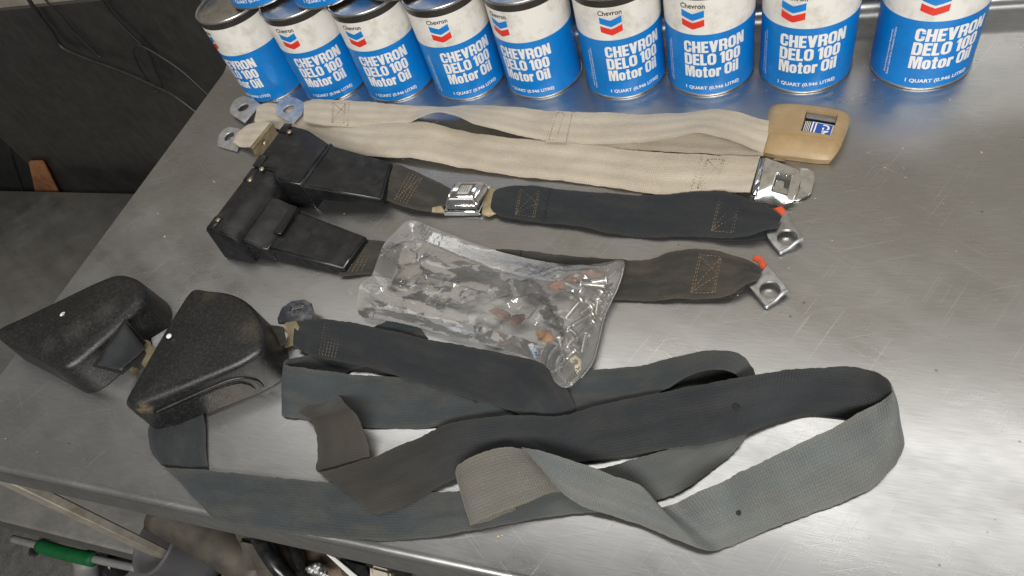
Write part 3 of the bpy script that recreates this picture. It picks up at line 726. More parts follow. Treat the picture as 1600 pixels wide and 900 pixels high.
# chrome tongue: folded sheet with a window and an offset nose
cz = 0.010
def sheet(name, outl, z, th, mat, parent, hole=None, bv=0.0008):
    tops = [P(x, y, zz) for (x, y), zz in zip(outl, z)]
    loops = [[p for p in tops]]
    if hole: loops.append([P(x, y, zz) for x, y, zz in hole])
    V2, E2 = [], []
    for lp in loops:
        b0 = len(V2); V2 += [Vector((p.x, p.y)) for p in lp]; E2 += [(b0 + i, b0 + (i + 1) % len(lp)) for i in range(len(lp))]
    zz = [p.z for lp in loops for p in lp]
    r = delaunay_2d_cdt(V2, E2, [], 1, 1e-7)
    bm = bmesh.new(); bvs = []
    for i, q in enumerate(r[0]):
        src = r[3][i]; bvs.append(bm.verts.new((q.x, q.y, zz[src[0]] if src else tops[0].z)))
    hp = loops[1] if hole else None
    for tri in r[2]:
        if hp:
            c = sum((r[0][i] for i in tri), Vector((0, 0))) / len(tri); ins = False
            for i in range(len(hp)):
                a, b = hp[i], hp[i - 1]
                if (a.y > c.y) != (b.y > c.y) and c.x < (b.x - a.x) * (c.y - a.y) / (b.y - a.y) + a.x: ins = not ins
            if ins: continue
        bm.faces.new([bvs[i] for i in tri])
    bmesh.ops.delete(bm, geom=[x for x in bm.verts if not x.link_faces], context='VERTS')
    bmesh.ops.recalc_face_normals(bm, faces=bm.faces[:])
    ext = bmesh.ops.extrude_face_region(bm, geom=bm.faces[:])
    for e in ext['geom']:
        if isinstance(e, bmesh.types.BMVert): e.co.z -= th
    bmesh.ops.recalc_face_normals(bm, faces=bm.faces[:])
    es = [e for e in bm.edges if len(e.link_faces) == 2 and e.calc_face_angle(0) > 0.9]
    if bv: bmesh.ops.bevel(bm, geom=es, offset=bv, segments=2, affect='EDGES')
    return frombm(name, bm, mat, parent, sharp=40)
sheet('tongue', [(1178, 312), (1187, 288), (1196, 245), (1203, 248), (1215, 252), (1246, 264), (1252, 274), (1247, 298), (1239, 314), (1214, 319), (1186, 315)], [.006, .012, .014, .014, .013, .011, .011, .011, .009, .006, .005], .0024, M['chrome'], t,
      hole=[(1205, 298, .012), (1214, 270, .012), (1237, 275, .011), (1230, 305, .010)])
sheet('tongue_nose', [(1238, 311), (1246, 290), (1250, 262), (1262, 262), (1272, 268), (1273, 278), (1268, 300), (1262, 306), (1246, 313)], [.004, .005, .006, .006, .006, .006, .005, .004, .003], .002, M['chrome'], t)
sheet('locking_bar', [(1206, 299), (1210, 280), (1226, 281), (1224, 293), (1231, 296), (1229, 304)], [.006] * 6, .0018, M['chrome'], t, bv=.0005)
tube('tongue_bar', [P(1178, 306, .008), P(1192, 250, .012)], .003, M['chrome'], t, sub=2)

# ------------------------------------------------------------------ short tan strap with the yellow bracket
t = thing('anchor_strap', P(395, 215), 'short tan strap with steel plate and brass coloured riveted bracket beside the boot', 'strap')
rb = Ribbon([((366, 224, .006), (378, 203, .010)), ((376, 229, .008), (388, 195, .016)), ((388, 230, .014), (402, 192, .022)), ((402, 231, .020), (426, 192, .026))], step=.002)
rb.build('webbing', M['web_tan'], t, crown=0.002)
plate('anchor_plate', [(370, 237), (339, 228), (341, 212), (349, 202), (359, 198), (372, 200), (381, 205)], (358, 213, .0085), [.003, .003, .005, .006, .007, .008, .008], M['zinc'], t, .0018)
def slab(name, pts, th, mat, parent, bv=.0005):
    pts = [Vector(p) for p in pts]; n_ = Vector((0, 0, 0)); c = sum(pts, Vector()) / len(pts)
    for i in range(len(pts)): n_ += (pts[i] - c).cross(pts[(i + 1) % len(pts)] - c)
    n_.normalize(); bm = bmesh.new(); a = [bm.verts.new(p) for p in pts]; b = [bm.verts.new(p - n_ * th) for p in pts]; k = len(pts)
    bm.faces.new(a); bm.faces.new(b[::-1])
    for i in range(k): bm.faces.new((a[i], b[i], b[(i + 1) % k], a[(i + 1) % k]))
    if bv: bmesh.ops.bevel(bm, geom=bm.edges[:], offset=bv, segments=2, affect='EDGES', clamp_overlap=True)
    return frombm(name, bm, mat, parent, sharp=40)
slab('bracket', [P(395, 233, .027), P(404, 254, .001), P(436, 213, .004), P(427, 192, .030)], .002, M['brass'], t)
slab('bracket_flange', [P(395, 233, .0272), P(427, 192, .0302), P(423, 190, .030), P(390, 230, .027)], .0018, M['brass'], t)
rc = P(415, 224, .017); nrm = (P(404, 254, .001) - P(395, 233, .027)).cross(P(427, 192, .03) - P(395, 233, .027)).normalized()
if nrm.dot(CAM_C - rc) < 0: nrm = -nrm
v_, f_ = lathe([(0.0045, -0.001), (0.0043, 0.0010), (0.0030, 0.0022), (0.0004, 0.0026)], 20)
rv = mesh('rivet', [nrm.to_track_quat('Z', 'Y').to_matrix() @ Vector(q) + rc for q in v_], f_, M['brass'], t, True)

# ------------------------------------------------------------------ black retractor boots and the black lap belts
B0 = P(321, 358, .05); B0.z = 0; BE = Vector((0.1126, 0.9936, 0)); BG = Vector((0.9936, -0.1126, 0))
def BF(a, c, z): return B0 + BE * a + BG * c + Vector((0, 0, z))
def hexa(name, bot, topp, mat, parent, bv=.002, seg=3, sharp=45):
    bm = bmesh.new(); b = [bm.verts.new(p) for p in bot]; t_ = [bm.verts.new(p) for p in topp]; n = len(b)
    bm.faces.new(b[::-1]); bm.faces.new(t_)
    for i in range(n): bm.faces.new((b[i], b[(i + 1) % n], t_[(i + 1) % n], t_[i]))
    bmesh.ops.recalc_face_normals(bm, faces=bm.faces[:])
    if bv: bmesh.ops.bevel(bm, geom=bm.edges[:], offset=bv, segments=seg, affect='EDGES', clamp_overlap=True)
    return frombm(name, bm, mat, parent, sharp=sharp)
def swept(name, prof, a0, a1, mat, parent, bv=.0015, taper=0.0):
    bm = bmesh.new(); A = [bm.verts.new(BF(a0 + taper * z, c, z)) for c, z in prof]; B = [bm.verts.new(BF(a1, c, z)) for c, z in prof]; n = len(prof)
    fa = bm.faces.new(A); fb = bm.faces.new(B[::-1])
    for i in range(n): bm.faces.new((A[i], B[i], B[(i + 1) % n], A[(i + 1) % n]))
    bmesh.ops.recalc_face_normals(bm, faces=bm.faces[:])
    es = [e for e in bm.edges if (fa in e.link_faces or fb in e.link_faces or e.calc_face_angle(0) > 0.8)]
    bmesh.ops.bevel(bm, geom=es, offset=bv, segments=3, affect='EDGES', clamp_overlap=True)
    return frombm(name, bm, mat, parent, sharp=35)
def rivet(px, py, z, r, mat, parent, name='rivet'):
    v, f = lathe([(r, -0.0005), (r * .95, r * .25), (r * .6, r * .5), (r * .1, r * .58)], 16)
    p = P(px, py, z); return mesh(name, [Vector(q) + p for q in v], f, mat, parent, True)

# nearer boot
t = thing('retractor_boot', BF(.05, .06, 0), 'black plastic retractor boot nearer the front, its stub going under the clear bag', 'retractor', 'black retractor boots')
arc = [(0.022 + 0.028 * math.sin(R_(90 * k / 8)), 0.022 + 0.028 * math.cos(R_(90 * k / 8))) for k in range(9)]
h = swept('housing', [(0.0, 0.001), (0.0, 0.05)] + arc + [(0.051, 0.001)], -0.006, 0.1055, M['boot'], t, taper=.1)
arcn = [(0.047, .001), (0.047, .036), (.056, .0345), (.064, .030), (.069, .0265), (.080, .0245), (.080, .001)]
swept('neck', arcn, 0.002, 0.074, M['boot'], t)
hexa('neck_lip', [BF(.026, .074, .024), BF(.026, .086, .022), BF(.070, .086, .022), BF(.070, .074, .024)], [BF(.026, .074, .0285), BF(.026, .0865, .0275), BF(.070, .0855, .0275), BF(.070, .074, .0285)], M['boot'], t, .001)
ar = hexa('sleeve', [BF(.004, .078, .001), BF(.000, .188, .001), BF(.050, .195, .001), BF(.071, .078, .001)], [BF(.006, .078, .0225), BF(.001, .188, .0145), BF(.049, .195, .0165), BF(.069, .078, .0225)], M['boot'], t, .0022)
for x, y in ((390.5, 281), (341, 344)): rivet(x, y, .0502, .0036, M['brass'], t)
hexa('end_tab', [BF(.083, .001, .0495), BF(.083, .013, .0495), BF(.1052, .013, .0495), BF(.1052, .001, .0495)], [BF(.083, .001, .0512), BF(.083, .013, .0512), BF(.1052, .013, .0512), BF(.1052, .001, .0512)], M['boot'], h, .0005, 1)
hexa('end_tab', [BF(.001, .001, .0495), BF(.001, .013, .0495), BF(.021, .013, .0495), BF(.021, .001, .0495)], [BF(.001, .001, .0512), BF(.001, .013, .0512), BF(.021, .013, .0512), BF(.021, .001, .0512)], M['boot'], h, .0005, 1)
rb = Ribbon([((528, 430, .006), (556, 372, .008)), ((545, 430, .005), (575, 375, .007)), ((585, 429, .003), (605, 378, .004)), ((640, 435, .002), (660, 385, .002)), ((760, 445, .002), (780, 392, .002))])
rb.build('webbing', M['web_olive'], t)
s0 = rb.s_near(566, 404)
stitches(rb, [[(s0 - .008, .1), (s0 - .008, .9)], [(s0 - .003, .1), (s0 - .003, .9)], [(s0 + .002, .1), (s0 + .002, .9)], [(s0 + .007, .1), (s0 + .007, .9)]], M['thread_brown'], t)

# farther boot with the chrome push-button buckle
t = thing('retractor_boot', BF(.14, .08, 0), 'black plastic retractor boot farther back, with a square chrome push-button buckle', 'retractor', 'black retractor boots')
pl = [(.1065, 0), (.1065, .034), (.0915, .050), (.0910, .086), (.164, .088), (.172, .070), (.184, .040), (.190, 0)]
zt = [.052, .052, .050, .0462, .0462, .0475, .0505, .052]
bm = bmesh.new(); tv = [bm.verts.new(BF(a, c, z)) for (a, c), z in zip(pl, zt)]; bv_ = [bm.verts.new(BF(a, c, .001)) for a, c in pl]; n = len(pl)
bm.faces.new(tv); bm.faces.new(bv_[::-1])
for i in range(n): bm.faces.new((tv[i], bv_[i], bv_[(i + 1) % n], tv[(i + 1) % n]))
bmesh.ops.recalc_face_normals(bm, faces=bm.faces[:])
es = [e for e in bm.edges if not all(v in bv_ for v in e.verts)]
bmesh.ops.bevel(bm, geom=es, offset=.0025, segments=3, affect='EDGES', clamp_overlap=True)
bmesh.ops.triangulate(bm, faces=[f for f in bm.faces if len(f.verts) > 4])
h = frombm('housing', bm, M['boot'], t, sharp=40)
hexa('sleeve', [BF(.0905, .084, .020), BF(.103, .190, .008), BF(.164, .176, .010), BF(.166, .084, .020)], [BF(.0905, .084, .0450), BF(.104, .189, .0215), BF(.163, .175, .026), BF(.165, .084, .0450)], M['boot'], t, .002)
hexa('seam_rib', [BF(.0895, .0865, .022), BF(.0895, .0895, .022), BF(.166, .0905, .022), BF(.166, .0875, .022)], [BF(.0895, .0865, .0462), BF(.0895, .0895, .0458), BF(.166, .0905, .0458), BF(.166, .0875, .0462)], M['boot'], h, .0006, 1)
hexa('end_tab', [BF(.107, .001, .0515), BF(.107, .014, .0515), BF(.127, .014, .0515), BF(.127, .001, .0515)], [BF(.107, .001, .0532), BF(.107, .014, .0532), BF(.127, .014, .0532), BF(.127, .001, .0532)], M['boot'], h, .0005, 1)
hexa('end_tab', [BF(.172, .001, .0515), BF(.172, .014, .0515), BF(.189, .014, .0515), BF(.189, .001, .0515)], [BF(.172, .001, .0532), BF(.172, .014, .0532), BF(.189, .014, .0532), BF(.189, .001, .0532)], M['boot'], h, .0005, 1)
for x, y in ((452, 206), (409, 264)): rivet(x, y, .0534, .0036, M['brass'], t)
rb = Ribbon([((580, 303, .012), (612, 254, .020)), ((590, 307, .012), (622, 257, .020)), ((615, 316, .010), (645, 266, .019)), ((645, 327, .008), (676, 280, .017)), ((668, 330, .007), (694, 289, .015)), ((684, 330, .007), (703, 294, .013)), ((692, 328, .007), (706, 298, .012))])
rb.build('webbing', M['web_olive'], t, crown=.001)
s0 = rb.s_near(628, 290)
stitches(rb, [[(s0 + k * .005, .08), (s0 + k * .005, .92)] for k in range(5)] + [[(s0, .08), (s0 + .02, .92)]], M['thread_brown'], t)
slab('hinge_plate', [P(675, 333, .006), P(676, 325, .008), P(690, 322, .008), P(698, 334, .006)], .0016, M['brass'], t)
# buckle body: frame along u (towards the tongue), v (across)
o_ = P(696, 338, .001); ux = P(751, 338, .001) - o_; vx = P(712, 288, .012) - o_; ux.z = vx.z = 0
def BK(u, v, z): return o_ + ux * u + vx * v + Vector((0, 0, z))
hexa('buckle_base', [BK(-.02, -.02, .001), BK(1.0, -.02, .001), BK(1.04, 1.0, .001), BK(-.02, 1.0, .001)], [BK(-.01, .0, .008), BK(1.0, .0, .008), BK(1.03, .98, .009), BK(-.01, .98, .009)], M['chrome'], t, .0012)
bt = hexa('buckle', [BK(-.01, .02, .0085), BK(1.0, .02, .0085), BK(1.03, .97, .0095), BK(-.01, .97, .0095)], [BK(.10, .24, .0215), BK(.86, .24, .0215), BK(.90, .84, .0225), BK(.12, .84, .0225)], M['chrome'], t, .0030, 4, 60)
hexa('button_recess', [BK(.28, .30, .0205), BK(.72, .30, .0205), BK(.76, .74, .0215), BK(.32, .74, .0215)], [BK(.28, .30, .0221), BK(.72, .30, .0221), BK(.76, .74, .0230), BK(.32, .74, .0230)], mat_plain('bronze_grime', (0.16, 0.13, 0.09), 0.5, .6, bmp=0), bt, .0006, 2)
bb = hexa('push_button', [BK(.34, .36, .0215), BK(.67, .36, .0215), BK(.70, .68, .0225), BK(.37, .68, .0225)], [BK(.35, .37, .0228), BK(.66, .37, .0228), BK(.69, .67, .0237), BK(.38, .67, .0237)], M['zinc'], bt, .0005, 2)
for k in range(4):
    u = .40 + k * .065
    hexa('button_rib', [BK(u, .41, .0227), BK(u + .03, .41, .0227), BK(u + .035, .64, .0236), BK(u + .005, .64, .0236)], [BK(u, .41, .0233), BK(u + .03, .41, .0233), BK(u + .035, .64, .0241), BK(u + .005, .64, .0241)], M['chrome'], bt, 0)

# upper black lap belt
t = thing('lap_belt', P(1000, 335), 'black lap belt latched into the square chrome buckle, with an orange tipped anchor', 'seat belt', 'black lap belts')
sheet('tongue', [(752, 334), (757, 300), (766, 292), (775, 296), (772, 318), (778, 328), (775, 333), (764, 338)], [.007, .010, .011, .011, .009, .007, .006, .005], .0018, M['brass'], t)
rb = Ribbon([((766, 325, .009), (771, 300, .012)), ((772, 332, .008), (778, 295, .012)), ((786, 339, .006), (794, 292, .010)), ((815, 344, .005), (826, 291, .009)), ((850, 349, .004), (862, 294, .008)), ((900, 352, .006), (915, 300, .008)),
             ((955, 365, .004), (975, 304, .007)), ((1015, 371, .003), (1040, 304, .007)), ((1060, 370, .004), (1085, 300, .010)), ((1100, 369, .006), (1120, 299, .014)), ((1140, 372, .008), (1155, 306, .016)), ((1172, 369, .011), (1185, 318, .016)), ((1194, 361, .013), (1207, 326, .016)), ((1214, 357, .013), (1222, 338, .015))])
rb.build('webbing', M['web_dark'], t, crown=.001)
s0 = rb.s_near(818, 318); stitches(rb, wbox(rb, s0 - .008, s0 + .016), M['thread_brown'], t); stitches(rb, zig(rb.s_near(856, 321)), M['thread_dark'], t, wd=.001)
s0 = rb.s_near(1118, 336); stitches(rb, wbox(rb, s0, s0 + .022), M['thread_brown'], t)
rb2 = Ribbon([((1090, 371, .002), (1100, 330, .002)), ((1140, 376, .002), (1150, 335, .002)), ((1180, 375, .002), (1190, 335, .003)), ((1203, 369, .003), (1207, 338, .004))]); rb2.build('webbing_tail', M['web_dark'], t)
def anchor(parent, dx=0, dy=0, pts=None, hole=None, tip=None):
    def bend(co, c=None): return 0
    p = plate('anchor_plate', pts, hole, [.010, .010, .010, .009, .009, .005, .005, .009], M['anchor'], parent, .0032)
    e0, e1 = P(*pts[4], .009), P(*pts[5], .005); d = (e1 - e0)
    q = [e0, e0 + d * .3 + Vector((0, 0, .0015)), e0 + d * .6 + Vector((0, 0, -.001)), e1]
    tube('end_lip', [x - Vector((0, 0, .0014)) for x in q], .0019, M['zinc'], parent, sub=6)
    sheet('dipped_tip', tip, [.0115] * len(tip), .0050, M['orange'], parent, bv=.0012)
anchor(t, pts=[(1196, 360), (1205, 352), (1214, 337), (1229, 331), (1255, 372), (1218, 394), (1208, 383), (1200, 370)], hole=(1230, 371, .0092), tip=[(1207, 325), (1222, 320), (1231, 333), (1220, 336)])
# lower black lap belt
t = thing('lap_belt', P(1040, 430), 'black lap belt coming out from under the clear bag, with an orange tipped anchor', 'seat belt', 'black lap belts')
rb = Ribbon([((755, 447, .002), (775, 389, .003)), ((800, 452, .002), (815, 391, .003)), ((860, 460, .002), (880, 399, .003)), ((930, 467, .002), (950, 405, .003)), ((985, 469, .003), (1005, 407, .005)), ((1025, 469, .004), (1048, 394, .012)), ((1062, 467, .005), (1080, 389, .016)), ((1105, 467, .006), (1120, 392, .018)), ((1138, 462, .009), (1150, 400, .018)),
             ((1162, 447, .012), (1174, 408, .016)), ((1182, 438, .013), (1192, 421, .015))])
rb.build('webbing', M['web_olive'], t, crown=.001)
s0 = rb.s_near(1088, 428); stitches(rb, wbox(rb, s0, s0 + .022), M['thread_brown'], t); stitches(rb, [[(rb.s_near(806, 421), .02), (rb.s_near(806, 421), .98)]], M['thread_dark'], t, gap=.0003, wd=.0018)
rb2 = Ribbon([((1050, 468, .002), (1062, 425, .002)), ((1110, 466, .002), (1122, 424, .003)), ((1160, 456, .003), (1166, 428, .004))]); rb2.build('webbing_tail', M['web_olive'], t)
anchor(t, pts=[(1165, 440), (1174, 437), (1186, 430), (1199, 414), (1232, 452), (1196, 479), (1184, 465), (1173, 450)], hole=(1203, 453, .0092), tip=[(1174, 402), (1186, 396), (1201, 414), (1190, 421), (1186, 408)])

# ------------------------------------------------------------------ shoulder belts: two reel covers and the long straps
t = thing('shoulder_belt', P(330, 580), 'black vinyl reel cover with rounded side panel and slate webbing looping across the bench', 'seat belt')
def shell(name, plan, hfun, rr, mat, parent, sub=6, flare=0.0, dome=.002):
    """vinyl cover: vertical wall, rolled shoulder, slightly domed top over a rounded plan outline"""
    pl_ = cat([Vector((a, b, 0)) for a, b in plan], sub, True); n = len(pl_)
    ar_ = sum(pl_[i].x * pl_[(i + 1) % n].y - pl_[(i + 1) % n].x * pl_[i].y for i in range(n))
    if ar_ < 0: pl_ = pl_[::-1]
    nr = []
    for i in range(n):
        d = pl_[(i + 1) % n] - pl_[i - 1]; nr.append(Vector((d.y, -d.x, 0)).normalized())
    c0 = sum(pl_, Vector()) / n; v, f = [], []
    rings = [(flare, 0.0, 0), (flare * .9, .0012, 0)] + [(flare * (1 - .25 * k), .25 * k, 1) for k in range(1, 4)]
    def ring(fn):
        for i in range(n): v.append(fn(i))
    ring(lambda i: pl_[i] + nr[i] * flare + Vector((0, 0, .0008)))
    for q in (.3, .65, 1.0): ring(lambda i: pl_[i] + nr[i] * (flare * (1 - q)) + Vector((0, 0, .0008 + (hfun(pl_[i]) - rr) * q)))
    for k in range(1, 7):
        a = R_(90 * k / 6); ring(lambda i: pl_[i] - nr[i] * (rr * (1 - math.cos(a))) + Vector((0, 0, hfun(pl_[i]) - rr + rr * math.sin(a))))
    base = [pl_[i] - nr[i] * rr for i in range(n)]
    for q in (.2, .45, .7, .9): ring(lambda i: base[i].lerp(c0, q) + Vector((0, 0, hfun(base[i].lerp(c0, q)) + dome * (1 - (1 - q) ** 2) + .0016 * noise.noise(base[i].lerp(c0, q) * 22))))
    R = len(v) // n
    for k in range(R - 1):
        for i in range(n): f.append((k * n + i, k * n + (i + 1) % n, (k + 1) * n + (i + 1) % n, (k + 1) * n + i))
    v.append(c0 + Vector((0, 0, hfun(c0) + dome))); ci = len(v) - 1
    for i in range(n): f.append(((R - 1) * n + i, (R - 1) * n + (i + 1) % n, ci))
    return mesh(name, v, f, mat, parent, True)
cv = shell('reel_cover', [(.166, .225), (.190, .227), (.225, .224), (.258, .211), (.284, .190), (.300, .168), (.302, .155), (.285, .137), (.250, .115), (.215, .094), (.192, .081), (.178, .077), (.168, .084), (.166, .110), (.164, .150), (.163, .190)], lambda p: .051 + .03 * (p.x - .2) , .0085, M['cover_right'], t, flare=.002)

# rounded side panel with its lip, on the wall that faces the front
wa = Vector((0.196, 0.0815, 0)); wb_ = Vector((0.292, 0.1415, 0)); wd_ = (wb_ - wa); wn = Vector((wd_.y, -wd_.x, 0)).normalized()
def WL(s_, z, o=0.0): return wa + wd_ * s_ + wn * (o + 0.0012) + Vector((0, 0, z))
ol = [(.02, .002), (.86, .002), (.90, .010), (.89, .020), (.84, .0285), (.76, .032), (.62, .0325), (.04, .029), (.0, .018)]
slab('side_panel', [WL(a, z, .0022) for a, z in ol], .006, M['cover_right'], cv, bv=.0016)
tube('panel_lip', [WL(a, z, -.0004) for a, z in [(.01, .0325), (.3, .0345), (.62, .0365), (.78, .036), (.88, .031), (.945, .020), (.95, .008)]], .0021, M['cover'], cv)
rivet(264, 525, .0535, .0030, M['print_white'], cv, 'stud')
# stub, guide plate and plastic tongue at the right of the cover
rb = Ribbon([((416, 545, .020), (405, 512, .026)), ((428, 548, .018), (414, 508, .024)), ((440, 541, .014), (432, 508, .018)), ((447, 533, .012), (443, 510, .014))], step=.002); rb.build('webbing_stub', M['web_olive'], t, crown=.001)
Ribbon([((424, 556, .004), (410, 530, .010)), ((440, 553, .003), (430, 530, .006)), ((448, 546, .003), (444, 532, .004))], step=.002).build('webbing_stub', M['web_dark'], t)
sheet('guide_plate', [(434, 543), (446, 543), (462, 537), (468, 512), (462, 500), (446, 503), (440, 512), (450, 522), (446, 533)], [.006, .006, .007, .012, .014, .012, .012, .010, .007], .002, M['brass'], t)
sheet('plastic_tongue', [(434, 505), (433, 496), (440, 480), (455, 470), (475, 467), (486, 473), (490, 487), (488, 498), (470, 501), (450, 504)], [.012, .014, .018, .020, .020, .019, .017, .014, .013, .012], 0.0035, M['tongue_plastic'], t,
      hole=[(452, 486, .0185), (456, 478, .0195), (474, 474, .0195), (472, 482, .0185)])
sheet('tongue_slot', [(456, 485), (459, 480), (472, 476), (471, 481)], [.0165] * 4, .002, M['chrome'], t, bv=.0003)
# S7: stitched end running right, folding over near the bag
rb = Ribbon([((458, 541, .010), (460, 507, .012)), ((470, 548, .008), (472, 501, .012)), ((490, 557, .014), (500, 499, .013)), ((540, 567, .012), (556, 506, .011)), ((580, 576, .008), (600, 515, .009)), ((700, 612, .005), (722, 540, .009)), ((775, 634, .006), (800, 555, .010)), ((800, 642, .008), (840, 565, .013)), ((815, 651, .0075), (860, 573, .015)),
             ((821, 660, .004), (876, 592, .013)), ((828, 672, .002), (890, 618, .007)), ((842, 694, .001), (904, 646, .0015))])
rb.build('webbing', [M['web_dark'], M['web_dark']], t)
s0 = rb.s_near(520, 533)
stitches(rb, [[(s0 - .012 + k * .004, .08), (s0 - .012 + k * .004, .92)] for k in range(6)], M['thread_brown'], t); stitches(rb, zig(s0 + .018), M['thread_dark'], t, wd=.0011)
# S1-S4: out from under the cover, along the front edge, round the far loop and back to the left
st = [((243, 640, .002), (318, 640, .003)), ((231, 672, .002), (322, 668, .003)), ((236, 702, .002), (323, 705, .002)), ((248, 722, .003), (326, 745, .002)), ((256, 729, .006), (331, 800, .003)), ((266, 731, .008), (338, 814, .005)), ((300, 733, .007), (352, 819, .005)), ((360, 739, .005), (395, 825, .004)),
      ((430, 746, .004), (450, 833, .003)), ((514, 754, .003), (530, 841, .003)), ((600, 764, .003), (610, 844, .003)), ((674, 768, .003), (690, 837, .003)), ((740, 766, .003), (780, 821, .003)), ((830, 755, .003), (870, 806, .003)), ((934, 733, .003), (975, 794, .003)),
      ((1042, 702, .003), (1062, 768, .003)), ((1100, 678, .003), (1130, 720, .003)), ((1130, 655, .006), (1163, 684, .003)), ((1146, 634, .004), (1182, 642, .003)), ((1159, 604, .007), (1182, 606, .003)), ((1152, 588, .013), (1175, 574, .004)), ((1131, 579, .020), (1150, 551, .004)), ((1105, 578, .020), (1116, 547, .004)), ((1070, 589, .014), (1072, 554, .003)),
      ((1026, 616, .008), (1005, 571, .003)), ((960, 634, .003), (930, 578, .003)), ((880, 648, .003), (850, 590, .004)), ((814, 653, .002), (790, 592, .003)), ((717, 664, .002), (712, 590, .004)), ((640, 669, .002), (636, 590, .003)), ((560, 667, .002), (555, 585, .012)), ((484, 657, .002), (485, 576, .03, W_)), ((452, 652, .002), (452, 571, .03, W_)), ((442, 648, .002), (443, 567, .03, W_)), ((447, 640, .002), (448, 561, .03, W_)),
      ((462, 628, .002), (464, 557, .022)), ((486, 612, .002), (488, 553, .012)), ((525, 592, .002), (522, 538, .004)), ((560, 575, .001), (562, 522, .0015)), ((620, 548, .001), (606, 500, .0015)), ((668, 528, .002), (640, 488, .002))]
rb = Ribbon(st, step=.003)
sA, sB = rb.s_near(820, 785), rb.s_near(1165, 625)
M['web_front'] = mat_web('webbing_front', (0.026, 0.032, 0.035), (0.046, 0.054, 0.057), (0.12, 0.105, 0.08), 0.32, weave=0.16, runs=((sA - .16, sA + .10, sB, sB + .06), (0.066, 0.073, 0.072), (0.105, 0.114, 0.111)))  # greyer run is overhead sheen painted into the belt colour
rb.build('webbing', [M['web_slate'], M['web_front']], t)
def knot(rib, px, py, parent, v=.5, r=.0022, side=1):
    p, n_ = rib.at(rib.s_near(px, py), v); n_ = n_ * side
    vv, ff = lathe([(r * 1.1, 0.0002), (r, r * .25), (r * .55, r * .42), (r * .1, r * .3)], 10)
    Q = n_.to_track_quat('Z', 'Y').to_matrix()
    mesh('burr', [Q @ Vector((a * (1 + .3 * random.random()), b * (1 + .3 * random.random()), c)) + p + n_ * .0006 for a, b, c in vv], ff, M['thread_dark'], parent, True)
knot(rb, 745, 628, t, .5, .0032, 1 if rb.at(rb.s_near(745, 628), .5)[1].z > 0 else -1)

# S5-S6: the loose strap that starts olive, loops far right and comes back pale
t = thing('webbing_strap', P(900, 690), 'loose strap lying dark across the middle, looping at far right and returning pale grey', 'strap')
st = [((462, 640, .003), (520, 612, .004)), ((470, 648, .012), (532, 622, .016)), ((482, 653, .022), (546, 638, .028)), ((490, 664, .022), (558, 650, .028)), ((496, 690, .014), (571, 680, .018)), ((497, 716, .008), (578, 712, .008)), ((494, 730, .007), (583, 765, .004)), ((500, 737, .010), (586, 800, .006)), ((530, 731, .012), (604, 801, .007)),
      ((577, 715, .011), (640, 787, .006)), ((640, 690, .010), (684, 761, .005)), ((700, 663, .012), (730, 742, .006)), ((792, 650, .013), (805, 732, .007)), ((880, 649, .012), (890, 724, .006)), ((935, 633, .013), (965, 715, .004)), ((1024, 615, .014), (1050, 700, .006)), ((1116, 597, .020), (1130, 690, .008)), ((1209, 581, .028), (1200, 664, .005)), ((1300, 573, .04, W_), (1262, 650, .002)), ((1356, 577, .04, W_), (1322, 655, .002)),
      ((1385, 591, .04, W_), (1378, 670, .002)), ((1395, 606, .04, W_), (1410, 684, .002)), ((1388, 619, .04, W_), (1407, 712, .002)), ((1362, 636, .04, W_), (1384, 742, .002)), ((1318, 659, .03, W_), (1347, 771, .002)), ((1209, 713, .03, W_), (1255, 808, .002)), ((1116, 758, .02, W_), (1162, 845, .002)),
      ((1052, 786, .010), (1124, 858, .002)), ((1034, 793, .012), (1108, 860, .005)), ((1024, 782, .016), (1084, 853, .008)), ((1000, 759, .022), (1040, 836, .006)), ((955, 741, .026), (975, 812, .006)), ((899, 721, .028), (915, 792, .010)), ((862, 710, .028), (880, 771, .016)), ((838, 703, .028), (853, 740, .024)), ((815, 699, .027), (824, 708, .027))]
rb = Ribbon(st, step=.003)
# soiled start running into charcoal; overhead sheen painted as grey on the other face
sc = rb.s_near(520, 765)
M['web_run'] = mat_web('webbing_soiled_run', (0.0095, 0.012, 0.0145), (0.024, 0.028, 0.032), (0.062, 0.052, 0.038), 0.26, runs=((-1.0, -.5, sc - .02, sc + .16), (0.022, 0.020, 0.016), (0.056, 0.046, 0.033)))
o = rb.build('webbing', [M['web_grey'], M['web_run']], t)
for p in o.data.polygons:
    i = p.vertices[0] % ((rb.N + 1) * 9) // 9
    if rb.L[min(i, rb.N)] < sc + .2: p.material_index = 1
knot(rb, 1150, 640, t, .5, .0026, 1 if rb.at(rb.s_near(1150, 640), .5)[1].z > 0 else -1); knot(rb, 1150, 798, t, .55, .0018, 1 if rb.at(rb.s_near(1150, 798), .5)[1].z > 0 else -1)
# S6c: pale end folded under itself
rb = Ribbon([((866, 716, .012), (893, 772, .007)), ((838, 708, .018), (870, 768, .010)), ((795, 698, .026), (832, 782, .017)), ((748, 709, .026), (784, 801, .018)), ((722, 723, .022), (752, 814, .014)), ((711, 735, .016), (736, 821, .009)), ((716, 745, .009), (740, 820, .006)), ((745, 752, .006), (768, 812, .0055)), ((790, 745, .006), (806, 796, .0055))], step=.002)
rb.build('webbing_end', [M['web_grey2'], M['web_grey2']], t)

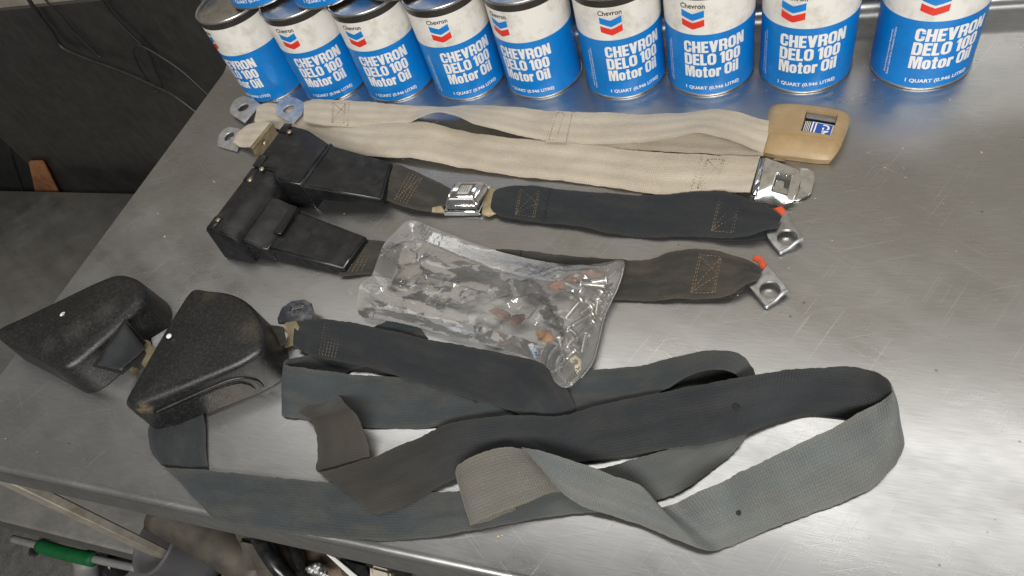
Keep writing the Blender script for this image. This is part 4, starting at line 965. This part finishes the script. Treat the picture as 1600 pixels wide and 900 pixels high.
# left reel cover
t = thing('shoulder_belt', P(120, 520), 'scuffed black vinyl reel cover at far left, slate webbing in its slot', 'seat belt')
cv = shell('reel_cover', [(-.086, .149), (-.078, .158), (-.060, .170), (-.02, .199), (.020, .228), (.045, .240), (.075, .236), (.098, .222), (.108, .205), (.106, .190), (.096, .165), (.082, .135), (.070, .114), (.055, .107), (.030, .112), (-.01, .122), (-.055, .132), (-.080, .139)], lambda p: .051 + .03 * (p.x - .05) * (p.x < .05), .0105, M['cover_left'], t, flare=.003)
rivet(99, 492, .050, .0042, M['print_white'], cv, 'stud'); rivet(99, 491, .0522, .0014, M['zinc'], cv, 'stud_pin')
def onwall(px, py, off=0.0):                         # sight line meets the slotted wall
    a, b = P(190, 520, .045), P(143, 570, .043); n_ = Vector((b.y - a.y, -(b.x - a.x), 0)).normalized()
    if n_.x < 0: n_ = -n_
    n_ = (n_ + Vector((0, 0, .25))).normalized()
    d = ray(px, py); tt = (a + n_ * (.003 + off) - CAM_C).dot(n_) / d.dot(n_); return CAM_C + d * tt
slab('slot', [onwall(144, 572), onwall(195, 497), onwall(237, 545), onwall(191, 585)], .0015, M['dark'], cv, bv=0)
Q = [onwall(150, 570, .001), onwall(195, 504, .001), onwall(228, 545, .010), onwall(190, 578, .008)]
vv, ff = [], []
for i in range(9):
    for k in range(9):
        u, v = i / 8, k / 8; p = Q[0].lerp(Q[1], v).lerp(Q[3].lerp(Q[2], v), u); vv.append(p + (CAM_C - p).normalized() * .006 * math.sin(math.pi * u) * (.6 + .4 * math.sin(3 * v)) + Vector((0, 0, .0025 * noise.noise(Vector((u * 2.5, v * 4, 2))))))
for i in range(8):
    for k in range(8): ff.append((i * 9 + k, (i + 1) * 9 + k, (i + 1) * 9 + k + 1, i * 9 + k + 1))
wbm = mesh('webbing', vv, ff, M['web_dark'], t, True); sd = wbm.modifiers.new('thickness', 'SOLIDIFY'); sd.thickness = .0013
ul = wbm.data.uv_layers.new(name='UVMap')
for l in wbm.data.loops: i = l.vertex_index; ul.data[l.index].uv = (i // 9 * .006, i % 9 * .006)
sheet('guide_plate', [(222, 536), (226, 530), (234, 533), (236, 540), (244, 545), (238, 566), (226, 574), (220, 568), (228, 552)], [.020] * 9, .002, M['brass'], t)
sheet('guide_plate', [(200, 571), (214, 574), (212, 589), (203, 582)], [.010] * 4, .002, M['brass'], t)
sheet('mount_plate', [(236, 528), (262, 512), (256, 540), (243, 560), (238, 545)], [.016] * 5, .002, M['zinc'], t)

# ------------------------------------------------------------------ clear bag of fixings
bag = thing('plastic_bag', P(760, 470), 'clear crumpled plastic bag of screws and rusty fixings', 'bag')
ol = [(640, 344, .010), (680, 357, .010), (740, 380, .010), (800, 398, .011), (868, 411, .011), (930, 413, .012), (968, 406, .016), (976, 415, .016), (966, 448, .010), (945, 490, .008), (935, 530, .008), (925, 565, .008), (907, 590, .009), (886, 606, .012), (868, 598, .014), (857, 577, .016), (840, 564, .014), (800, 550, .009), (757, 538, .008), (700, 525, .008), (640, 508, .008), (600, 500, .008), (561, 491, .008), (562, 447, .010), (580, 431, .014), (590, 405, .016), (600, 381, .014), (617, 363, .011)]
bp3 = cat([P(*q) for q in ol], 5, True)
poly = [Vector((p.x, p.y)) for p in bp3]
def inside(p):
    c = False; n = len(poly)
    for i in range(n):
        a, b = poly[i], poly[i - 1]
        if (a.y > p.y) != (b.y > p.y) and p.x < (b.x - a.x) * (p.y - a.y) / (b.y - a.y) + a.x: c = not c
    return c
def edist(p):
    best, bz = 9, 0; n = len(poly)
    for i in range(n):
        a, b = poly[i - 1], poly[i]; ab = b - a; t_ = min(1, max(0, (p - a).dot(ab) / max(1e-12, ab.length_squared))); d = (a + ab * t_ - p).length
        if d < best: best, bz = d, bp3[i - 1].z * (1 - t_) + bp3[i].z * t_
    return best, bz
pts = list(poly); ne = len(poly); stp = .0030
x0, x1 = min(p.x for p in poly), max(p.x for p in poly); y0, y1 = min(p.y for p in poly), max(p.y for p in poly)
gx = x0
while gx < x1:
    gy = y0
    while gy < y1:
        p = Vector((gx + random.uniform(-.0006, .0006), gy + random.uniform(-.0006, .0006)))
        if inside(p) and edist(p)[0] > .0022: pts.append(p)
        gy += stp
    gx += stp
r = delaunay_2d_cdt(pts, [(i, (i + 1) % ne) for i in range(ne)], [], 1, 1e-7)
BC = P(905, 490, 0); bd = (P(905, 490) - P(600, 440)).normalized()
def fold(am, wd_f, *pp): q = cat([P(x, y, .012) for x, y in pp], 4); return [Vector((a.x, a.y)) for a in q], am, wd_f
FOLDS = [fold(.008, .012, (566, 447), (600, 462), (640, 474), (700, 485), (760, 487), (800, 476)), fold(.006, .009, (566, 474), (610, 486), (650, 494), (690, 508), (725, 522)), fold(.006, .010, (650, 356), (700, 378), (760, 404), (830, 425), (880, 436)), fold(.006, .008, (596, 402), (625, 392), (650, 384)), fold(.007, .008, (700, 448), (735, 460), (765, 470)),
         fold(.008, .009, (800, 488), (830, 480), (850, 500), (838, 520)), fold(.007, .008, (770, 520), (800, 510), (850, 530), (880, 545)), fold(.006, .008, (752, 508), (760, 530), (790, 515)), fold(.005, .010, (640, 372), (700, 396), (780, 420)), fold(-.006, .010, (690, 470), (760, 500), (820, 540))]
def bag_h(p):
    d, ez = edist(p); k = min(1.0, d / (.042 - .016 * math.exp(-(((Vector((p.x, p.y, 0)) - BC).dot(bd)) / .05) ** 2))) ** (1.15 - .4 * math.exp(-(((Vector((p.x, p.y, 0)) - BC).dot(bd)) / .06) ** 2))
    q = Vector((p.x, p.y, 0)); rel = q - BC; al = rel.dot(bd)
    full = math.exp(-(al / .075) ** 2)
    h = .006 + .019 * full + .005 * math.exp(-((al + .16) / .06) ** 2)
    # long folds fanning along the bag, sharper crumples where it is full
    u = al; v = rel.x * -bd.y + rel.y * bd.x
    w1_ = abs(noise.noise(Vector((u * 7, v * 34, 1.7)))); w2_ = abs(noise.noise(Vector((u * 22 + v * 14, v * 40, 5.1)))); w3_ = noise.noise(Vector((u * 60, v * 70, 9.3)))
    w4_ = abs(noise.noise(Vector((u * 30 - v * 20, u * 12 + v * 55, 3.3))))
    vo = noise.voronoi(Vector((u * 17 + 3 * w1_, v * 34, 2.2)))[0]; vo2 = noise.voronoi(Vector((u * 40, v * 66 + 2 * w2_, 6.4)))[0]
    h += (.0022 + .0070 * full) * (vo[0] - .45) + .0035 * (vo2[0] - .4) * (.35 + full) + .0035 * (0.42 - w1_) + .0055 * (0.35 - w2_) * (0.25 + full) + .0030 * (0.3 - w4_) * (.25 + full) + .0004 * w3_
    for fd, am, wd_f in FOLDS:
        dd = 9
        for a, b in zip(fd[:-1], fd[1:]):
            ab = b - a; t_ = min(1, max(0, (p - a).dot(ab) / ab.length_squared)); dd = min(dd, (a + ab * t_ - p).length)
        h += am * max(0, 1 - dd / wd_f) ** 1.3
    return ez + (max(h, .001) - .004) * k
vt = []; bot = []
for i, q in enumerate(r[0]):
    src = r[3][i]; is_e = bool(src) and src[0] < ne
    d, ez = edist(q)
    if is_e: zt_ = bp3[src[0]].z
    else: zt_ = max(bag_h(q), .006)
    vt.append((q.x, q.y, zt_)); bot.append((q.x, q.y, zt_ - .0002 if is_e else max(.0048, min(zt_ - .0008, ez - (ez - .0052) * min(1, d / .02)))))
fl = mesh('bag_film', vt, [tuple(t_) for t_ in r[2]], M['film'], bag, True); fl.data.set_sharp_from_angle(angle=R_(20))
mesh('bag_underside', bot, [tuple(t_)[::-1] for t_ in r[2]], M['film'], bag, True)
tube('heat_seal', [P(*q) for q in [(972, 408, .0165), (974, 420, .0155), (965, 450, .0115), (946, 490, .0095), (936, 530, .0095), (926, 565, .0095), (908, 591, .010)]], .0011, M['film'], bag)

# contents: each screw its own thing
def screw(px0, py0, px1, py1, z, label, rusty=False, ln=None, r0=.0027):
    def under(x, y): return max(.0085, min(z, bag_h(P(x, y, .014).xy) - .0050))
    a, b = P(px0, py0, under(px0, py0)), P(px1, py1, min(under(px1, py1), z - .001)); ln_ = (b - a).length
    d = (b - a).normalized(); Q = d.to_track_quat('Z', 'Y').to_matrix()
    t_ = thing('screw', a, label, 'screw', 'screws in the bag')
    hd = [(.0002, -.0002), (.0026, -.0001), (.0050, .0012), (.0054, .0028), (.0050, .0034), (r0, .0036)]
    sh = [(r0, .003)]; z_ = .005; n_ = int((ln_ - .006) / .0012)
    for k in range(n_): sh += [(r0 * 1.04, z_), (r0 * .80, z_ + .0006)]; z_ += .0012
    sh += [(r0 * .9, z_), (.0003, z_ + .001)]
    for nm, pf, nn in (('head', hd, 14), ('shank', sh, 8)):
        v, f = lathe(pf, nn); mesh(nm, [Q @ Vector(x) + a for x in v], f, M['rust' if rusty else 'screw'], t_, True)
SC = [(903, 443, 947, 447, .022, 'silver screw lying level just under the bag seal, top right'), (950, 437, 922, 441, .020, 'silver screw with its head against the bag upper right corner'), (912, 457, 882, 443, .022, 'silver screw pointing to the rusty streak in the bag'), (909, 467, 882, 500, .023, 'long silver screw slanting down left in the middle of the bag contents'),
      (923, 479, 906, 491, .022, 'short silver screw in the centre of the screw heap'), (926, 490, 892, 510, .022, 'silver screw slanting below the short centre screw'), (926, 503, 899, 531, .021, 'silver screw slanting by the right seam of the bag'), (896, 527, 884, 545, .021, 'thick silver screw stub near the bottom of the bag'), (874, 527, 879, 556, .021, 'upright silver screw beside the orange lump'),
      (934, 466, 930, 494, .014, 'silver screw along the right seam of the bag'), (940, 456, 930, 470, .018, 'silver screw seen head on near the right seam'), (913, 470, 930, 478, .015, 'silver screw crossing under the long slanting screw'), (900, 545, 884, 562, .016, 'silver screw low in the bag above its bottom corner'), (915, 520, 908, 552, .012, 'silver screw lying deep at lower right of the bag'), (888, 512, 905, 528, .013, 'silver screw hidden low behind the slanting screws')]
for a in SC: screw(*a)
def lump(name, px, py, z, sx, sy, sz, ang, mat, label, cat_, seed):
    bm = bmesh.new(); bmesh.ops.create_icosphere(bm, subdivisions=3, radius=1)
    for v in bm.verts:
        n_ = v.co.normalized(); k = 1 + .42 * noise.noise(n_ * 1.6 + Vector((seed, 0, 0))) + .18 * noise.noise(n_ * 5 + Vector((0, seed, 0)))
        v.co = Vector((n_.x * sx * k, n_.y * sy * k, n_.z * sz * k))
    M_ = Matrix.Translation(P(px, py, z)) @ Matrix.Rotation(R_(ang), 4, 'Z')
    bmesh.ops.transform(bm, matrix=M_, verts=bm.verts[:])
    return tag(frombm(name, bm, mat, None, True), label, cat_)
lump('rusty_clip', 925, 428, .016, .014, .005, .004, -8, M['rust'], 'rust coloured clip nearest the top seal of the bag', 'clip', 1)
lump('rusty_clip', 900, 436, .016, .012, .005, .004, 14, M['rust'], 'rust coloured clip left of the level screw in the bag', 'clip', 9)
lump('rusty_clip', 872, 446, .015, .010, .006, .004, 20, M['rust'], 'rusty crumbling piece at the left of the screws in the bag', 'clip', 4)
lump('rubber_plug', 852, 525, .018, .008, .0065, .005, 0, M['rust_orange'], 'orange brown lump in the lower part of the bag', 'plug', 7)
lump('rusty_bracket', 782, 490, .011, .013, .005, .004, -15, M['rust'], 'brown rusty bracket under the bag highlights', 'bracket', 2.5)
lump('rusty_bracket', 806, 500, .011, .009, .006, .004, 40, M['rust'], 'small brown rusty piece beside the longer rusty bracket', 'bracket', 12.5)
lump('dark_bracket', 735, 420, .0105, .030, .008, .004, -12, M['iron'], 'long dark greasy bracket in the upper middle of the bag', 'bracket', 5.5)
lump('dark_bracket', 830, 452, .012, .022, .008, .005, -22, M['iron'], 'dark greasy bracket behind the rusty piece in the bag', 'bracket', 8.5)
lump('dark_bracket', 780, 446, .011, .016, .006, .004, -30, M['iron'], 'short dark greasy piece between the two dark brackets', 'bracket', 15.5)
lump('dark_clip', 858, 488, .012, .009, .007, .005, 35, M['iron'], 'small dark clip between the orange lump and screws', 'clip', 3.3)
lump('dark_clip', 872, 505, .012, .007, .006, .004, 75, M['iron'], 'small dark lump just right of the orange piece', 'clip', 6.3)
for k in range(5):
    c = P(853 + k * 6.0, 549 + k * 3.4, .014)
    d = (P(885, 566, .013) - P(853, 549, .014)).normalized(); Q = d.to_track_quat('Z', 'Y').to_matrix()
    v, f = lathe([(.0048, 0), (.0098, 0), (.0098, .0014), (.0048, .0014), (.0048, 0)], 24)
    o = mesh('washer', [Q @ Vector(x) + c for x in v], f, M['iron' if k % 2 else 'zinc'], None)
    o.data.set_sharp_from_angle(angle=R_(30))
    tag(o, ['leftmost washer', 'second washer from the left', 'middle washer', 'fourth washer from the left', 'rightmost washer'][k] + ' of the row at the bottom of the bag', 'washer', 'washers in the bag')
for x, y, q in ((888, 575, 0), (898, 566, 1)):
    v, f = lathe([(.003, 0), (.0062, 0), (.0062, .005), (.003, .005), (.003, 0)], 6)
    c = P(x, y, .010); Q = Vector((.3, -.4, .8)).to_track_quat('Z', 'Y').to_matrix()
    tag(mesh('hex_nut', [Q @ Vector(a) + c for a in v], f, M['brass' if q else 'iron'], None), ['dark hexagon nut in the bottom corner of the bag', 'yellowish hexagon nut just above the bag bottom corner'][q], 'nut')

# ------------------------------------------------------------------ behind and below the bench
def cable(pts, r, label): return tag(tube('cable', [PY(x, y, Y) for x, y, Y in pts], r, M['cable'], None, 8, 8), label, 'cable', 'cables hanging at the panel')
M['cable'] = mat_plain('cable_black', (0.02, 0.02, 0.02), 0.45, bmp=0.05)
cable([(38, -12, .845), (62, 26, .845), (80, 50, .845), (97, 74, .842), (130, 90, .838), (190, 112, .830), (240, 134, .82), (275, 152, .81), (320, 186, .80)], .0042, 'thick black cable bending across the dark panel toward the bench corner')
cable([(60, -12, .848), (90, 20, .848), (120, 54, .848), (150, 84, .848), (158, 90, .849)], .0022, 'thin black cable hanging straight at the left of the panel')
cable([(150, -15, .848), (172, 20, .847), (200, 50, .846), (225, 75, .845), (240, 105, .84), (253, 135, .835), (245, 143, .832), (232, 128, .832), (212, 95, .832), (208, 78, .832), (216, 71, .832), (240, 82, .83), (285, 112, .825), (335, 158, .81)], .0024, 'thin black cable with a drooping loop in the middle of the panel')
o_ = PY(20, 215, 1.0)
tag(tube('pipe', [PY(-10, 170, .88), PY(15, 220, .88), PY(50, 330, .88)], .012, M['boot'], None, 12, 4), 'black pipe rising in the dark gap beside the panel', 'pipe')
bb = hexa('wooden_batten', [PY(62, 330, .84), PY(108, 330, .84), PY(108, 330, .88), PY(62, 330, .88)], [PY(44, 251, .84), PY(68, 250, .84), PY(68, 250, .88), PY(44, 251, .88)], mat_plain('worn_wood', (0.30, 0.13, 0.055), 0.7, var=.3, scale=50), None, .004)
tag(bb, 'brown worn wooden batten end behind the lower bench', 'batten')
cb = frombm('backdrop', box_bm(1.2, .03, 1.1, Matrix.Translation((-1.715, .885, -.40))), M['dark']); tag(cb, 'black board added for the darkness in the gap left of the steel sheet', 'backdrop')  # added black board, stands in for the unlit gap
# leg of the bench
lg = hexa('bench_leg', [Vector((-.085, .000, -.425)), Vector((-.042, .000, -.425)), Vector((-.042, .013, -.425)), Vector((-.085, .013, -.425))], [Vector((-.100, .003, -.05)), Vector((-.062, .003, -.05)), Vector((-.062, .016, -.05)), Vector((-.100, .016, -.05))], mat_plain('leg_paint', (0.27, 0.25, 0.21), 0.6, var=.2, scale=40, dirt=(.18, .13, .09), dirt_amt=.7, dirt_scale=60), None, .002)
tag(lg, 'dirty cream painted bench leg below the front edge', 'leg')
# junk stored underneath, on the floor
FZ = -0.9
def onf(px, py, z): return P(px, py, z)
bx = hexa('storage_crate', [Vector((-.06, .05, -.86)), Vector((.125, .05, -.86)), Vector((.125, .40, -.86)), Vector((-.06, .40, -.86))], [Vector((-.06, .05, -.20)), Vector((.125, .05, -.20)), Vector((.125, .40, -.20)), Vector((-.06, .40, -.20))], mat_plain('brown_board', (0.040, 0.030, 0.022), 0.8, var=.5, scale=20, dirt=(.09, .07, .055), dirt_amt=.5), None, .004)
tag(bx, 'dark brown stained crate under the bench by the leg', 'crate')
tag(tube('exhaust_tube', [P(250, 800, -.30), P(320, 838, -.32), P(420, 900, -.35)], .030, mat_plain('greasy_tube', (0.085, 0.075, 0.06), 0.6, .3, var=.4, scale=30, dirt=(.06, .05, .04), dirt_amt=.8), None, 24, 6), 'grey greasy tube slanting under the bench front', 'tube')
v, f = lathe([(.001, .0), (.036, 0), (.040, .02), (.045, .10), (.048, .102), (.048, .107), (.044, .107), (.042, .10), (.037, .022), (.001, .004)], 40)
m, nt, b = newmat('cloudy_plastic'); b.inputs['Base Color'].default_value = (.32, .32, .35, 1); b.inputs['Roughness'].default_value = .3; b.inputs['Transmission Weight'].default_value = .75; b.inputs['IOR'].default_value = 1.25; b.inputs['Alpha'].default_value = .75
c = P(283, 858, -.37); Q = Vector((-.30, -.12, .9)).to_track_quat('Z', 'Y').to_matrix()
tag(mesh('plastic_tub', [Q @ (Vector(x) - Vector((0, 0, .06))) + c for x in v], f, m, None, True), 'cloudy clear plastic tub tilted behind the bench leg', 'tub')
tag(hexa('casting', [P(375, 850, -.40), P(450, 870, -.40), P(470, 915, -.40), P(395, 915, -.40)], [P(352, 826, -.30), P(440, 846, -.30), P(452, 905, -.30), P(390, 900, -.30)], mat_plain('tan_casting', (0.10, 0.09, 0.072), 0.65, var=.35, scale=35, dirt=(.06, .05, .04), dirt_amt=.7, bmp=.6, bscale=60), None, .012, 4), 'tan grey metal casting under the bench edge', 'casting')
tag(tube('rubber_hose', [P(402, 838, -.26), P(416, 862, -.26), P(436, 890, -.27), P(470, 930, -.30)], .010, M['boot'], None, 14, 8), 'black ribbed rubber hose bent beside the tan casting', 'hose')
tag(tube('rubber_hose', [P(428, 838, -.30), P(440, 862, -.29), P(462, 905, -.3)], .010, M['iron'], None, 14, 8), 'olive brown hose running beside the black hose', 'hose')
al = thing('alternator', P(500, 885, -.33), 'greasy round motor housing with bolts under the bench', 'motor')
bm = bmesh.new(); bmesh.ops.create_uvsphere(bm, u_segments=32, v_segments=16, radius=.055)
bmesh.ops.transform(bm, matrix=Matrix.Translation(P(503, 892, -.36)) @ Matrix.Diagonal((1.25, 1, .7, 1)), verts=bm.verts[:]); frombm('housing', bm, mat_plain('greasy_brown', (0.15, 0.11, 0.08), 0.6, .2, var=.4, scale=40, dirt=(.05, .04, .03), dirt_amt=.7), al, True)
tube('band', [P(455, 850, -.30), P(462, 872, -.30), P(470, 910, -.31)], .012, M['boot'], al)
for x, y in ((487, 890), (505, 897), (496, 886)):
    v, f = lathe([(.006, -.004), (.006, .003), (.003, .004), (.003, .008), (.0005, .009)], 6); c = P(x, y, -.30); mesh('bolt', [Vector(a) + c for a in v], f, M['zinc'], al)
slab('flat_bar', [P(466, 887, -.305), P(470, 884, -.305), P(520, 901, -.305), P(516, 905, -.305)], .003, M['zinc'], al)
tag(slab('paint_stirrer', [P(510, 866, -.25), P(525, 872, -.25), P(565, 905, -.25), P(552, 905, -.25)], .003, M['print_white'], None), 'pale flat strip leaning under the bench front', 'strip')
tag(hexa('battery', [P(528, 880, -.34), P(575, 886, -.34), P(580, 915, -.34), P(540, 915, -.34)], [P(528, 868, -.25), P(575, 880, -.25), P(585, 905, -.25), P(550, 905, -.25)], M['boot'], None, .004), 'dark box behind the pale strip under the bench', 'box')
tag(hexa('cream_box', [P(585, 885, -.30), P(615, 890, -.30), P(620, 920, -.30), P(585, 920, -.30)], [P(578, 882, -.22), P(610, 891, -.22), P(612, 915, -.22), P(578, 915, -.22)], mat_plain('cream_plastic', (0.55, 0.5, 0.4), .5, var=.1), None, .004), 'cream plastic box at the bottom edge of the picture', 'box')
# green sleeved frame on the floor in front of the lower bench
fr_ = thing('folding_stand', P(110, 865, -.80), 'white metal stand with a green sleeve, below the lower bench', 'stand')
wm = mat_plain('white_enamel', (0.26, 0.26, 0.26), .5, var=.1, dirt=(.4, .38, .34))
tube('rail', [P(20, 842, -.78), P(60, 852, -.78), P(150, 874, -.78), P(215, 888, -.78)], .009, wm, fr_)
tube('green_sleeve', [P(63, 853, -.78), P(100, 864, -.775), P(147, 875, -.78)], .0155, mat_plain('green_foam', (0.005, 0.13, 0.035), .6, var=.15), fr_, 18)
tube('leg', [P(134, 874, -.79), P(135, 900, -.84), P(135, 935, -.88)], .026, wm, fr_)
hexa('rubber_foot', [P(42, 868, -.88), P(58, 871, -.88), P(66, 858, -.88), P(50, 850, -.88)], [P(44, 864, -.82), P(56, 867, -.82), P(60, 850, -.82), P(50, 846, -.82)], M['boot'], fr_, .004)
v, f = lathe([(.002, -.012), (.030, -.012), (.034, -.006), (.034, .006), (.030, .012), (.002, .012)], 24)
c = P(184, 880, -.85); Q = Vector((1, .3, .2)).to_track_quat('Z', 'Y').to_matrix(); mesh('caster', [Q @ Vector(x) + c for x in v], f, M['boot'], fr_, True)

# ------------------------------------------------------------------ crumbs of dirt on the bench
v_, f_ = [], []
def crumb(p, r):
    b0 = len(v_); q = [Vector((random.uniform(-1, 1), random.uniform(-1, 1), random.uniform(.2, .9))).normalized() * r * random.uniform(.5, 1.1) for _ in range(4)]
    for a in (Vector((r, 0, 0)), Vector((-r * .5, r * .8, 0)), Vector((-r * .6, -r * .7, 0)), Vector((0, 0, r * .8))): v_.append(p + a * random.uniform(.5, 1.2) + Vector((0, 0, .0002)))
    f_.extend([(b0, b0 + 1, b0 + 3), (b0 + 1, b0 + 2, b0 + 3), (b0 + 2, b0, b0 + 3), (b0, b0 + 2, b0 + 1)])
for _ in range(420): crumb(Vector((random.uniform(-.07, 1.15), random.uniform(.02, .69), 0)), random.choice((.0004, .0005, .0006, .0008, .0008, .0013)))
for x, y in ((1380, 262), (1356, 237), (258, 370), (335, 284), (1535, 238), (1410, 233), (1120, 566), (775, 845), (784, 838)):
    for _ in range(3): p = P(x, y); crumb(p + Vector((random.gauss(0, .001), random.gauss(0, .001), 0)), random.uniform(.0008, .002))
tag(mesh('dirt_crumbs', v_, f_, mat_plain('crumb', (.45, .38, .28), .9, var=.6, scale=200, bmp=0), None), 'fine pale crumbs of dirt scattered on the steel bench', 'dirt', None, 'stuff')
